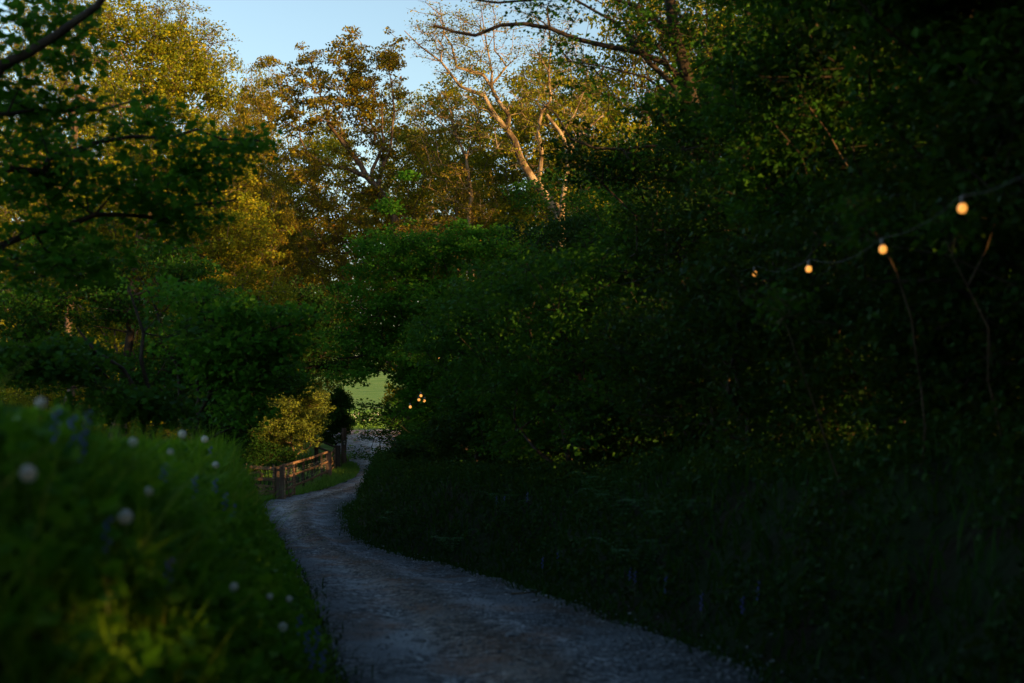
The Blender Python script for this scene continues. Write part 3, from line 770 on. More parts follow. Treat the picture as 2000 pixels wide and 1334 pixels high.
sapling('dark sapling rising behind the flowers on the left bank', 300, 19,
    [lob(200, 700, 19, 150, 40, 1), lob(330, 640, 19, 100, 30, .9), lob(260, 780, 19, 150, 40, 1), lob(60, 700, 19, 110, 40, 1)],
    [[(290, 760), (280, 650), (250, 560)], [(240, 720), (150, 640)]], L_syc, 260, 50, 0.10)
sapling('shaded sapling at the foot of the left bank near the gate', 455, 33,
    [lob(430, 800, 33, 70, 70, 1), lob(400, 850, 33, 80, 60, 1), lob(450, 880, 33, 28, 40, .8), lob(500, 735, 33, 70, 28, 1)],
    [[(450, 850), (440, 760)], [(460, 860), (500, 760)]], L_dark, 360, 52, 0.10)
make_tree('tree', 'dark leafy tree in the middle of the left wood, trunk hidden in leaves', 'tree', gp(210, 34),
    [lob(210, 560, 34, 80, 90, 1.4), lob(50, 610, 34, 90, 60, 1.4), lob(90, 710, 34, 130, 60, 1.4), lob(320, 560, 34, 110, 90, 1.4), lob(430, 650, 34, 110, 90, 1.4), lob(330, 740, 34, 130, 80, 1.4), lob(520, 740, 36, 90, 45, 1.2), lob(140, 500, 34, 70, 50, 1.2)],
    L_syc, bark_dark, 0.11, 50, 0.42, 860, maxr=0.24, twigs=3, tipr=0.008, hole=0.25)
# big dark trunk at left
# ---- centre: hazel/sycamore over the lane
D7 = 46
base = gp(905, D7)
z1 = [base, P(880, 790, D7), P(830, 730, D7), P(780, 700, D7), P(720, 690, D7), P(660, 700, D7)]
z2 = [base, P(905, 720, D7), P(900, 640, D7), P(890, 560, D7), P(850, 480, D7)]
z3 = [base, P(960, 760, D7), P(1000, 640, D7), P(1040, 540, D7)]
z4 = [P(880, 790, D7), P(830, 780, D7), P(785, 800, D7), P(765, 825, D7)]
make_tree('hazel_tree', 'spreading mid green hazel overhanging the lane in the centre', 'tree', base,
    [lob(760, 500, D7, 90, 60, 1.6), lob(880, 480, D7, 90, 60, 1.6), lob(1000, 500, D7, 90, 60, 1.6), lob(720, 590, D7, 80, 55, 1.5), lob(840, 600, D7, 110, 80, 2), lob(980, 620, D7, 110, 90, 2),
     lob(700, 670, D7, 75, 40, 1.3), lob(700, 728, D7, 62, 24, .9), lob(790, 690, D7, 90, 60, 1.6), lob(815, 770, D7, 60, 65, 1.2), lob(880, 760, D7, 90, 80, 1.6), lob(1000, 760, D7, 100, 90, 1.6), lob(812, 822, D7, 30, 36, .8), lob(1080, 590, D7, 70, 55, 1.4), lob(1090, 640, D7, 70, 70, 1.4), lob(850, 400, D7, 30, 30, .8), lob(795, 345, D7, 14, 12, .4), lob(780, 400, D7, 40, 40, .8),
     lob(860, 860, D7, 55, 40, 1), lob(930, 850, D7, 80, 50, 1.1)],
    L_fresh, bark_dark, 0.12, 48, 0.40, 1600, seeds=[(z1, .10, .03), (z2, .12, .03), (z3, .10, .03), (z4, .06, .02)], flat=0.5, droop=0.15, maxr=0.14, twigs=3, step=0.5, tipr=0.006, prune=True, hole=0.25, upness=1.2, asp=0.8)
D8 = 56
make_tree('tree', 'dark tree arching over the lane opening above the yellow bush', 'tree', gp(430, D8),
    [lob(520, 720, D8, 60, 30, 1), lob(600, 705, D8, 70, 30, 1.2), lob(680, 720, D8, 60, 28, 1), lob(560, 650, D8, 80, 50, 1.4), lob(640, 640, D8, 60, 50, 1.2), lob(600, 590, D8, 90, 50, 1.4), lob(470, 700, D8, 60, 60, 1.2)],
    L_dark, bark_dark, 0.12, 44, 0.4, 520, seeds=[([gp(430, D8), P(440, 780, D8), P(500, 730, D8), P(580, 718, D8), P(650, 712, D8)], .2, .03)], maxr=0.2, twigs=3, flat=0.4, tipr=0.008, hole=0.2)

# ---- right: the dark canopy
def rtree(label, X, Y, lobes, mat=L_dark, ncl=500, per=52, ls=0.10, seeds=None, r=0.22, spread=0.42, hole=0.25, twigs=2):
    base = np.array([X, Y, float(gz(X, Y))])
    return make_tree('tree', label, 'tree', base, lobes, mat, bark_dark, ls, per, spread, ncl, seeds=seeds, maxr=r, twigs=twigs, tipr=0.008, prune=True, hole=hole, upness=1.2, group='trees on the right bank', flat=0.5, droop=0.1)
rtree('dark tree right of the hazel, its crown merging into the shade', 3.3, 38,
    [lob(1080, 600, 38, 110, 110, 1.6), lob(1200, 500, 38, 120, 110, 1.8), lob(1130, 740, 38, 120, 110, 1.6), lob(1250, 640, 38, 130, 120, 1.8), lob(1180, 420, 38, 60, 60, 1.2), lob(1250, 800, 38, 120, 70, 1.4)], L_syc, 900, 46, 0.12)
rtree('deep green tree standing in the middle of the right hedge', 4.6, 29,
    [lob(1320, 330, 29, 90, 90, 1.4), lob(1250, 480, 29, 100, 90, 1.4), lob(1380, 480, 29, 120, 130, 1.8), lob(1300, 620, 29, 110, 90, 1.5), lob(1440, 640, 29, 120, 90, 1.6), lob(1440, 320, 29, 110, 110, 1.6), lob(1380, 200, 29, 90, 70, 1.3), lob(1500, 180, 29, 120, 120, 1.6)], L_syc, 900, 46, 0.12)
# the tree whose dark trunk and long limbs cross the top of the picture
D9 = 25
tr = [gp(1480, D9), P(1470, 800, D9), P(1440, 560, D9), P(1390, 330, D9), P(1345, 160, D9), P(1318, 70, D9), P(1308, 0, D9), P(1280, -120, D9), P(1250, -260, D9)]
l1 = pl(D9, [(1350,175),(1300,125),(1252,102),(1199,93),(1128,77),(1075,55),(1023,46),(977,49),(928,69),(889,62),(847,49)])
l2 = pl(D9, [(1360,220),(1310,160),(1269,123),(1234,81),(1205,45),(1181,32),(1125,0),(1080,-30)])
l3 = pl(D9, [(1390,330),(1330,285),(1275,285),(1216,292),(1163,289),(1114,271),(1086,222),(1060,205)])
l4 = pl(D9, [(1318,70),(1240,10),(1160,-15),(1090,-5),(973,5),(931,0),(900,-12)])
l5 = pl(D9, [(1365,250),(1320,190),(1260,150),(1180,130),(1120,120),(1060,125)])
rtree('tall dark tree whose trunk and long bare limbs cross the top centre right', *(tr[0][:2]),
    [lob(1180, 60, D9, 120, 70, 1.3), lob(1090, 20, D9, 120, 40, 1), lob(1260, 190, D9, 90, 70, 1.2), lob(1290, 60, D9, 80, 70, 1.1), lob(1150, 150, D9, 70, 40, .8), lob(1400, 60, D9, 120, 100, 1.5), lob(1500, 260, D9, 140, 120, 1.5), lob(1240, 300, D9, 60, 40, .8), lob(1550, 80, D9, 130, 130, 1.6), lob(1420, 420, D9, 120, 100, 1.5)],
    L_syc, 520, 24, 0.10, seeds=[(tr, .17, .10), (l1, .065, .03), (l2, .065, .02), (l3, .045, .015), (l4, .05, .015), (l5, .035, .012)], r=0.17, twigs=4, hole=0.35)
D10 = 17
rtree('near tree filling the right side with blurred golden edged leaves', 4.9, 18,
    [lob(1560, 120, D10, 170, 130, 1.2), lob(1700, 260, D10, 190, 150, 1.4), lob(1560, 420, D10, 170, 130, 1.3), lob(1800, 60, D10, 190, 130, 1.3), lob(1900, 260, D10, 150, 150, 1.4), lob(1450, 300, D10, 90, 90, 1), lob(1750, 420, D10, 170, 90, 1.2), lob(1950, 480, D10, 120, 120, 1.2), lob(1600, -120, D10, 250, 140, 1.6), lob(1900, -140, D10, 250, 160, 1.6)],
    L_syc, 760, 56, 0.10, spread=0.36)
rtree('dark leaning tree at the right edge of the photo', 4.9, 11.5,
    [lob(1900, 100, 11.5, 240, 200, 1.1), lob(2100, 350, 11.5, 240, 260, 1.2), lob(1800, -150, 11.5, 300, 200, 1.3), lob(1980, 300, 11.5, 150, 150, .9), lob(2150, 650, 11.5, 200, 200, 1)],
    L_syc, 460, 60, 0.10, spread=0.32)
RT = 'trees on the right bank'
PR_ = proto_tree('hedge tree', 13, 7.5, L_syc, bark_dark, 720, 52, 0.17, lowf=0.05, group=RT, twigs=0)
PS_ = proto_tree('hedge tree', 13, 8, L_syc, bark_dark, 720, 52, 0.17, lowf=0.05, group=RT, twigs=0)
OT = [(6.0, 1, 12, 'unseen shade tree on the right bank level with the viewer'), (7.2, -5, 13, 'first unseen shade tree behind the viewer on the right'), (7.0, -11, 13, 'second unseen shade tree behind the viewer on the right'), (10, -17, 14, 'third unseen shade tree behind the viewer on the right'),  # trees added to shade lane, banks and left wood, mostly out of view
      (12, -9, 14, 'unseen second row shade tree behind the viewer'), (15, -1, 14, 'unseen third row shade tree right of the viewer'), (17, -15, 14, 'unseen third row shade tree behind the viewer'),
      (7, -24, 14, 'unseen shade tree by the lane far behind the viewer'), (-5.5, -5, 12, 'unseen shade tree on the left bank behind the viewer'), (-3, -14, 12, 'unseen shade tree on the left bank far behind the viewer'), 
      (19.5, 21, 11, 'unseen shade tree in the second row behind the near blurred tree'), (1.6, -20, 12, 'unseen shade tree closing the lane behind the viewer'),
      (8.6, -1, 7.5, 'added low shade tree in the hedge right of the viewer'), (9.4, 4.2, 7.5, 'added low shade tree in the hedge outside the lower right corner'), (9.5, -6.5, 7.5, 'added low shade tree in the hedge behind the viewer'), (13, -3.5, 8, 'added low shade tree filling the hedge behind the viewer'),
      (13, 27, 14, 'added tall shade tree behind the right hedge, level with the hanging limbs'), (20, 24, 14, 'added tall shade tree at the field side of the right wood'), (18.5, 62, 15, 'added tall shade tree far back on the right beyond the lit bushes'), (26, 54, 15, 'added tall shade tree outside the right edge far back'),
      (24, 68, 15, 'added tall shade tree furthest back on the right'), (33, 61, 15, 'added tall shade tree far outside the right edge')]
for i, (X_, Y_, H_, lab) in enumerate(OT):
    clone_tree((PR_, PS_)[i % 2], lab, X_, Y_, H_, 7.5, 13, 7.5, i*1.9, None, RT if X_ > 0 else 'unseen shade trees on the left bank', first=i < 2)
# hedge trees, most in view: unique ones, pruned where the sun finds its way to the gate
def hedge_tree(label, X, Y, H, W_, mat, ncl=640, per=58, ls=0.13, low=0.05):
    b = np.array([X, Y, float(gz(X, Y))]); lobes = []
    for i in range(9):
        f = i/8; R_ = W_*(0.5+0.5*math.sin(math.pi*(0.15+0.6*f)))*0.5; a = i*2.4+X
        lobes.append(((X+R_*0.6*math.cos(a), Y+R_*0.6*math.sin(a), b[2]+H*(low+(0.92-low)*f)), (R_*0.85, R_*0.85, H*0.11)))
    make_tree('tree', label, 'tree', b, lobes, mat, bark_dark, ls, per, 0.5, ncl, maxr=0.16, twigs=1, tipr=0.008, prune=True, group=RT, hole=0.2, upness=1.2)
hedge_tree('tree at the back of the right hedge behind the third lamp', 6.6, 23, 12.5, 6.5, L_syc, 900)
hedge_tree('tree at the back of the right hedge behind the dark hanging limbs', 6.2, 31, 12.5, 6.0, L_syc, 900, low=0.1)
hedge_tree('shorter tree behind the hazel in the right hedge', 3.2, 42, 8.5, 5.5, L_syc, 620)
hedge_tree('low tree hiding the foot of the pale barked tree', 1.9, 53, 7.2, 5, L_syc, 380)
hedge_tree('low tree hiding the foot of the slim pale tree', -2.0, 55, 6.6, 5, L_syc, 380)
hedge_tree('low dense tree on the crest of the right bank beside the hazel', 1.6, 33, 6.0, 4.2, L_dark, 520, ls=.11)
hedge_tree('low dense tree on the crest of the right bank under the hanging limbs', 3.3, 26.5, 6.5, 4.4, L_dark, 560, ls=.11)
hedge_tree('low dense tree on the crest of the right bank below the third lamp', 4.6, 21, 6.5, 4.2, L_dark, 560, ls=.11)
hedge_tree('low dense tree on the crest of the right bank below the second lamp', 5.0, 16, 6.0, 3.6, L_dark, 560, ls=.10)
hedge_tree('low dense tree on the crest of the right bank at the right edge', 5.0, 12, 5.0, 3.2, L_dark, 520, ls=.09)
hedge_tree('tree beside the lane just right of the photo', 6.3, 7, 11, 6, L_syc, 420, 60, 0.17)  # out of view, added with the next two to shade the near ground
hedge_tree('tree in the second row right of the viewer', 10.5, 4, 13, 7, L_syc, 420, 60, 0.19)
hedge_tree('tree in the second row just outside the right edge', 12, 11, 13, 7, L_syc, 420, 60, 0.19)
# boughs of the right hedge hanging out over its bank
LAMPX = None
for k_, (ya_, yb_, lb_) in enumerate([(0.5, 7.5, 'hazel bush leaning over the bank just outside the lower right corner'), (-7.5, 0.0, 'hazel bush on the right bank behind the viewer'), (7.5, 14, 'hazel bush leaning over the bank at the lower right'), (14, 22, 'hazel bush leaning over the bank below the second lamp'), (22, 30, 'hazel bush leaning over the bank below the third lamp'), (30, 35.5, 'hazel bush leaning over the bank beside the central hazel')]):  # first two out of view, added to keep low sun off left grass
    ym_ = (ya_+yb_)/2; xm_ = float(Re(ym_))+2.7; lo_ = []
    for j_ in range(7):
        y_ = ya_+(yb_-ya_)*(j_+.5)/7; xr_ = float(Re(y_)); g_ = float(gz(xr_+2, y_))
        xr_ += 0.9 if y_ > 29 else 0.0
        lo_ += [((xr_+1.9, y_, g_+2.0), (.9, .9, .7)), ((xr_+1.5, y_, g_+3.3), (1.2, .9, .8)), ((xr_+2.4, y_, g_+1.0), (.8, .9, .7))]
    if ym_ < 20: lo_ = [((c_[0]+(0.9 if c_[2] > float(gz(c_[0], c_[1]))+2.4 else 0.2), c_[1], c_[2]-(1.2 if ym_ > 7 and c_[2] > float(gz(c_[0], c_[1]))+2.4 else 0)), r_) for c_, r_ in lo_]
    make_tree('hazel_bush', lb_, 'bush', (xm_, ym_, float(gz(xm_, ym_))), lo_, L_syc if ym_ > 20 else L_dark, bark_dark, 0.075+0.0015*max(ym_, 6), 38, 0.36, 520, maxr=0.06, twigs=1, tipr=0.005, prune=True, group='hazel bushes along the right bank', hole=0.3)
# added limbs out of view above the near lane, cutting its sky light
b = np.array([3.6, 6.0, float(gz(3.6, 6.0))])
make_tree('tree', 'tree whose limbs roof the lane above the viewer', 'tree', b,
    [((2.5, 6, 7.0), (2.5, 2, .8)), ((1.0, 9, 7.2), (2.6, 2.2, .8)), ((3.5, 11, 7.6), (2.4, 2.2, .8)), ((0.0, 4, 6.4), (2.2, 2, .8)), ((2.2, 14, 8.2), (2.4, 2.2, .8)), ((-1.0, 12, 8.4), (1.6, 2.0, .6)), ((3.5, 2, 6.6), (2, 2, .8)), ((1.0, 1, 5.6), (2.4, 2, .7)), ((4.6, 8, 6.4), (1.8, 2.4, .8)), ((4.5, 13, 8.0), (2, 2.4, .8)), ((4.2, 17, 9.2), (2.4, 2.2, .9))],
    L_syc, bark_dark, 0.22, 40, 0.55, 520, maxr=0.2, twigs=1, prune=True, group=RT, hole=0.2, flat=0.4)
hedge_tree('leafy tree low at the right edge of the photo', 6.4, 14.5, 12, 5.0, L_syc, 800, low=0.12)

# ---- undergrowth on the right bank
def shrub(label, X, Y, w_, h_, mat=L_dark, ncl=170, per=46, ls=0.07, group='shrubs on the right bank', prune=True, d_=None):
    b = np.array([X, Y, float(gz(X, Y))]); lobes = []
    for i in range(5):
        lobes.append(((X+random.uniform(-.6, .6)*w_, Y+random.uniform(-.5, .5)*(d_ or w_), b[2]+h_*(0.2+0.16*i)), (w_*random.uniform(.4, .65), (d_ or w_)*.5, h_*0.22)))
    return make_tree('shrub', label, 'shrub', b, lobes, mat, bark_dark, ls, per, 0.26, ncl, maxr=0.035, twigs=3, tipr=0.004, step=0.3, prune=prune, group=group, hole=0.2)
sh_lab = ['low dark shrub on the nose of the right bank where the lane bends', 'dark shrub on the right bank just before the bend', 'bramble shrub on the right bank beneath the hazel', 'bramble shrub beneath the second tree of the right bank',
          'shrub in deep shade halfway along the right bank', 'shrub above the fern on the right bank', 'shrub under the long limbed tree', 'shaded shrub behind the near fern', 'near shrub on the right bank, almost black', 'shrub at the right edge of the photo', 'shrub low on the right edge of the photo', 'thin shrub behind the right bank shrubs']
for k, (X_, Y_, w_, h_, mt) in enumerate([(-3.1, 49, .6, .9, L_syc), (-2.3, 43.5, 1.1, 1.5, L_syc), (-1.9, 38, 1.4, 1.6, L_dark), (-.2, 33, 1.5, 2.0, L_dark), (1.2, 28.5, 1.5, 2.0, L_dark), (2.2, 24, 1.4, 2.0, L_dark),
        (3.0, 20, 1.4, 2.2, L_dark), (3.7, 16.5, 1.3, 2.2, L_dark), (4.3, 13.5, 1.3, 2.0, L_dark), (4.9, 11, 1.2, 2.0, L_dark), (4.9, 9.2, .9, 1.4, L_dark), (5.2, 24, 1.6, 2.4, L_dark)]):
    shrub(sh_lab[k], X_, Y_, w_, h_, mt, ncl=int(120+60*w_), per=42, ls=0.06+0.0012*Y_)

def stems_thing(label, px, D, lines, r, mat=bark_oak, lob_=None):
    b = gp(px, D); sd_ = []
    for i_, l_ in enumerate(lines): sd_.append((([b] if i_ == 0 else [])+pl(D, l_), r, r*0.45))
    return make_tree('sapling', label, 'sapling', b, lob_, L_syc, mat, 0.08, 10, 0.22, 26, seeds=sd_, maxr=r, twigs=2, step=0.25, tipr=0.003, hole=0.1, group='thin saplings in the right hedge')
stems_thing('thin bent sapling glowing orange between the two largest lamps', 1800, 11.0, [[(1790, 700), (1752, 535), (1720, 470), (1690, 425), (1655, 388)], [(1720, 470), (1700, 452), (1665, 440)]], .012, lob_=[lob(1690, 430, 11, 50, 50, .3)])
stems_thing('thin leaning sapling stem catching light low in the right hedge', 1690, 12.0, [[(1660, 1000), (1625, 900), (1590, 790), (1555, 690), (1530, 620)]], .011, lob_=[lob(1530, 600, 12, 40, 40, .3)])
stems_thing('thin forked sapling near the right edge below the largest lamp', 1960, 10.5, [[(1930, 640), (1890, 560), (1860, 500), (1835, 440)], [(1890, 560), (1925, 490), (1945, 430)]], .010, lob_=[lob(1850, 440, 10.5, 50, 40, .3)])
stems_thing('long bare stem arching from the near canopy at the upper right', 2100, 14.0, [[(1980, 420), (1900, 330), (1840, 262), (1800, 200), (1770, 120)], [(1900, 330), (1860, 318), (1800, 310)]], .013, lob_=[lob(1800, 200, 14, 50, 50, .3)])
stems_thing('straight bare stem in the upper middle of the right canopy', 1800, 16.0, [[(1760, 520), (1700, 400), (1640, 300), (1585, 215), (1540, 160)]], .016, lob_=[lob(1560, 190, 16, 50, 50, .3)])
# ---- bushes by the gate
xb = P(565, 800, 60)
make_tree('bush', 'rounded willow bush glowing yellow green behind the wooden fence', 'bush', gp(575, 60),
    [lob(555, 800, 60, 62, 55, 1.3), lob(605, 795, 60, 40, 52, 1.2), lob(530, 840, 60, 40, 45, 1.1), lob(590, 845, 60, 42, 40, 1.1), lob(570, 760, 60, 50, 18, .9), lob(622, 800, 61, 20, 40, .9), lob(515, 800, 60, 22, 35, .8), lob(520, 872, 60, 30, 25, .9)],
    L_gorse, bark_oak, 0.085, 56, 0.27, 820, maxr=0.06, twigs=4, tipr=0.006, step=0.35, hole=0.2, trunk_name='stems')
make_tree('bush', 'dark upright bush right of the yellow bush beside the signpost', 'bush', gp(655, 84),
    [lob(655, 800, 84, 34, 40, 1.2), lob(668, 790, 84, 26, 30, 1), lob(650, 845, 84, 35, 22, 1.1), lob(672, 825, 84, 20, 24, .8)],
    L_syc, bark_dark, 0.12, 50, 0.32, 360, maxr=0.06, twigs=3, tipr=0.006, step=0.35, hole=0.1, trunk_name='stems')
make_tree('bush', 'dark scrub behind the field gate', 'bush', gp(505, 58),
    [lob(500, 880, 58, 45, 30, 1), lob(470, 850, 58, 40, 50, 1), lob(560, 890, 59, 50, 14, .8)],
    L_dark, bark_dark, 0.09, 46, 0.28, 260, maxr=0.05, twigs=3, tipr=0.006, step=0.35, hole=0.2, trunk_name='stems')
# ------------------------------------------------------------------ fences, gates, posts
def box_bar(a, b, w_, h_, upv=(0, 0, 1), bev=0.012):
    """bar from a to b with section w_ (sideways) x h_ (up), slightly chamfered and warped; returns verts, faces"""
    a = np.array(a, float); b = np.array(b, float); d = norm(b-a); up = np.array(upv, float)
    if abs(d@up) > 0.95: up = np.array([0., 1, 0])
    s = norm(np.cross(d, up)); u = np.cross(s, d)
    hw, hh = w_/2, h_/2; c = min(bev, hw*0.5, hh*0.5)
    prof = [(-hw+c, -hh), (hw-c, -hh), (hw, -hh+c), (hw, hh-c), (hw-c, hh), (-hw+c, hh), (-hw, hh-c), (-hw, -hh+c)]
    V_, n_ = [], 4
    for i in range(n_+1):
        t = i/n_; cpos = a+(b-a)*t+(RG.normal(0, 1, 3)*0.004 if 0 < i < n_ else 0)
        for (x_, y_) in prof: V_.append(cpos+s*x_+u*y_)
    Fq_ = []
    for i in range(n_):
        for j in range(8):
            k = (j+1) % 8; Fq_.append((i*8+j, i*8+k, (i+1)*8+k, (i+1)*8+j))
    return np.array(V_), Fq_
def bar(name, a, b, w_, h_, mat, parent, upv=(0, 0, 1), label=None):
    root = np.array(parent.location) if parent is not None else np.zeros(3)
    v, q = box_bar(a, b, w_, h_, upv)
    me = bpy.data.meshes.new(name)
    n8 = len(v)
    me.from_pydata([tuple(p-root) for p in v], [], [tuple(x_) for x_ in q]+[tuple(range(7, -1, -1)), tuple(range(n8-8, n8))])
    me.update()
    o = link(name, me, mat, parent)
    if label: o['label'] = label
    return o
def post_at(name, px, D, top_py, wpx, label, mat=wood, depth=None, group='wooden posts by the lane gates', cat='post', lean=0.0, rot=0.35, pts=False):
    b = gp(px, D); tp = P(px+lean, top_py, D); h_ = tp[2]-b[2]; w_ = wpx/F*D; d_ = depth or w_
    root = empty(name, b, label, cat, group)
    me = bpy.data.meshes.new('shaft')
    V_, Q_ = [], []
    ca, sa = math.cos(rot), math.sin(rot)
    levels = [(-0.3, 1.0), (h_*0.3, 1.02), (h_*0.7, 0.99), (h_-0.03, 1.0), (h_, 0.82)]
    c = 0.12
    for z_, f_ in levels:
        for (x_, y_) in [(-1+c, -1), (1-c, -1), (1, -1+c), (1, 1-c), (1-c, 1), (-1+c, 1), (-1, 1-c), (-1, -1+c)]:
            x2, y2 = x_*w_/2*f_, y_*d_/2*f_
            sh = (tp[0]-b[0])*max(0, z_)/h_
            V_.append((x2*ca-y2*sa+sh+random.uniform(-.003, .003), x2*sa+y2*ca+random.uniform(-.003, .003), z_+(0.03*x_*0 if z_ < h_ else random.uniform(-.01, .01))))
    for i in range(len(levels)-1):
        for j in range(8):
            k = (j+1) % 8; Q_.append((i*8+j, i*8+k, (i+1)*8+k, (i+1)*8+j))
    Q_.append(tuple(range((len(levels)-1)*8, len(levels)*8)))
    me.from_pydata(V_, [], Q_); me.update()
    link('shaft', me, mat, root)
    return root, b, h_

post_at('gate_post', 541, 52.0, 911, 8.5, 'gate post where the five bar field gate closes, leftmost of the pair', wood)
post_at('gate_post', 551, 51.6, 911, 8.0, 'gate post next to the small brace gate, right one of the pair', wood)
post_at('gate_post', 641, 66, 884, 10.0, 'thick square post at the far end of the three rail fence, orange lit edge', wood)
post_at('gate_post', 659, 72, 870, 10.5, 'dark square post just left of the tall signpost', wood_dark)
post_at('gate_post', 618, 74, 862, 7.0, 'dark post behind the fence holding the two sloping rails', wood_dark)
post_at('bollard', 773, 60, 865, 12.5, 'squat wooden post half hidden in leaves right of the gravel', wood_dark, cat='post')

# tall marker post with plaque
sp_root, sb, sh_ = post_at('signpost', 671.5, 75, 836, 8.6, 'tall square timber signpost with dark waymark plaque', wood, cat='signpost', group='')
if 'group' in sp_root: del sp_root['group']
wv = 8.6/F*75
ca_, sa_ = math.cos(0.35), math.sin(0.35)
def sp_local(x_, y_, z_): return (x_*ca_-y_*sa_, x_*sa_+y_*ca_, z_)
zc = (P(0, 864, 75)[2]-sb[2])
def slab(name, x0, x1, z0, z1, y0, y1, mat, parent):
    me = bpy.data.meshes.new(name)
    vs_ = [sp_local(x_, y_, z_) for x_ in (x0, x1) for y_ in (y0, y1) for z_ in (z0, z1)]
    me.from_pydata(vs_, [], [(0, 1, 3, 2), (4, 6, 7, 5), (0, 4, 5, 1), (2, 3, 7, 6), (0, 2, 6, 4), (1, 5, 7, 3)]); me.update()
    return link(name, me, mat, parent)
pq = slab('plaque', -wv*0.52, wv*0.52, zc-0.14, zc+0.13, -wv*0.5-0.022, -wv*0.5-0.004, m_plaque, sp_root)
# white waymark symbol: a zig zag stroke (like a worn figure) and a disc below
me = bpy.data.meshes.new('waymark_symbol'); vs_ = []; fs_ = []
def stroke(pts, t=0.012):
    for (x0, z0), (x1, z1) in zip(pts[:-1], pts[1:]):
        dx, dz = x1-x0, z1-z0; L = math.hypot(dx, dz); nx, nz = -dz/L*t/2, dx/L*t/2
        k = len(vs_)
        for yy in (-wv*0.5-0.028, -wv*0.5-0.0235):
            for (qx, qz) in ((x0+nx, z0+nz), (x1+nx, z1+nz), (x1-nx, z1-nz), (x0-nx, z0-nz)):
                vs_.append(sp_local(qx, yy, qz+zc))
        fs_.extend([(k, k+1, k+2, k+3), (k+7, k+6, k+5, k+4), (k, k+4, k+5, k+1), (k+1, k+5, k+6, k+2), (k+2, k+6, k+7, k+3), (k+3, k+7, k+4, k)])
stroke([(-0.03, 0.075), (0.045, 0.06)]); stroke([(-0.03, 0.045), (0.05, 0.03)]); stroke([(-0.03, 0.075), (-0.03, 0.0)]); 
me.from_pydata(vs_, [], fs_); me.update(); link('waymark_symbol', me, m_white, pq)
me = bpy.data.meshes.new('waymark_ring'); vs_.clear(); fs_.clear()
for i in range(8):
    a0, a1 = i/8*6.283, (i+1)/8*6.283
    stroke([(0.0+0.028*math.cos(a0), -0.075+0.028*math.sin(a0)), (0.0+0.028*math.cos(a1), -0.075+0.028*math.sin(a1))], 0.014)
me.from_pydata(vs_, [], fs_); me.update(); link('waymark_ring', me, m_white, pq)

def rail_pts(root, rails, w_=0.035, h_=0.09, name='rail', mat=wood_rail):
    for (x0, y0, d0), (x1, y1, d1) in rails:
        bar(name, P(x0, y0, d0), P(x1, y1, d1), w_, h_, mat, root)
# field gate at left, standing open behind the grass
g = empty('field_gate', gp(505, 52), 'weathered five bar field gate at the foot of the left bank, top bars glowing orange', 'gate')
dA, dB = 51.0, 52.0
for (ya, yb, hh_) in [(911, 916, .125), (934, 937, .115), (946, 951, .085), (957, 960, .085), (962, 966, .085)]:
    bar('rail', P(478, ya, dA), P(538, yb, dB), 0.035, hh_, wood_rail, g)
bar('stile', P(480, 905, dA-0.05), P(480, 968, dA-0.05), 0.07, 0.09, wood_rail, g, (0, 1, 0))
bar('stile', P(534.5, 908, dB-0.05), P(534.5, 970, dB-0.05), 0.07, 0.07, wood_rail, g, (0, 1, 0))
bar('brace', P(482, 938, dA-.04), P(534, 964, dB-.06), 0.03, 0.07, wood_rail, g)
cv = [P(488, 927, 50.85), P(495, 923.5, 50.9), P(503, 922.5, 51), P(509, 924, 51.1), P(514, 927, 51.2)]
vv, qq = tubes((np.array(cv[:-1]), np.array(cv[1:]), np.full(4, .035), np.full(4, .032)), 8)
link('curved_handle', arr_mesh('curved_handle', vv-np.array(g.location), [(4, qq)], smooth=True), wood_rail, g)
# fallen/low rails at foot of gate
# small braced gate
g = empty('hand_gate', gp(556, 52), 'small wooden gate with crossed braces and five lit bars beside the paired posts', 'gate')
d0_, d1_ = 51.6, 53.6
for (ya, yb) in [(916, 911), (933, 928), (944, 939), (957, 951), (970, 962.5)]:
    bar('rail', P(555.5, ya, d0_), P(574, yb, d1_), 0.03, 0.085, wood_rail, g)
bar('stile', P(555.5, 912, d0_-.05), P(556.5, 974, d0_-.05), 0.06, 0.07, wood_rail, g, (0, 1, 0))
bar('stile', P(574, 908, d1_-.05), P(575.5, 966, d1_-.05), 0.06, 0.09, wood_rail, g, (0, 1, 0))
bar('brace', P(556, 926, d0_-.06), P(566, 972, 52.6), 0.03, 0.06, wood_rail, g)
bar('brace', P(565, 915, 52.5), P(561, 931, 52.1), 0.03, 0.06, wood_rail, g)
bar('brace', P(574, 948, d1_-.1), P(568, 970, 52.8), 0.03, 0.06, wood_rail, g)
# three rail fence running away along the verge
g = empty('post_and_rail_fence', gp(600, 58), 'three rail wooden fence running from the small gate to the thick post', 'fence')
fx = lambda D: (-8.52)      # straight line in plan
Dn = [53.6, 56.0, 58.6, 61.3, 64.2]
def fpx(D): return 1000+F*(-8.52)/D
for frac, hh_ in ((0.97, .10), (0.60, .085), (0.24, .085)):
    Dl = [52.2, 59.0, 65.8]
    for da, db in zip(Dl[:-1], Dl[1:]):
        za = float(gz(-8.52, da)); zb = float(gz(-8.52, db))
        a = np.array([-8.52, da+.004, za+1.22*frac]); b = np.array([-8.52, db-.004, zb+1.22*frac])
        bar('rail', a, b, 0.04, hh_, wood_rail, g)
for D_ in Dn:
    z_ = float(gz(-8.6, D_))
    bar('fence_post', (-8.60, D_, z_-0.3), (-8.60, D_, z_+1.2+random.uniform(-.05, .05)), 0.09, 0.09, wood_dark, g, (0, 1, 0))
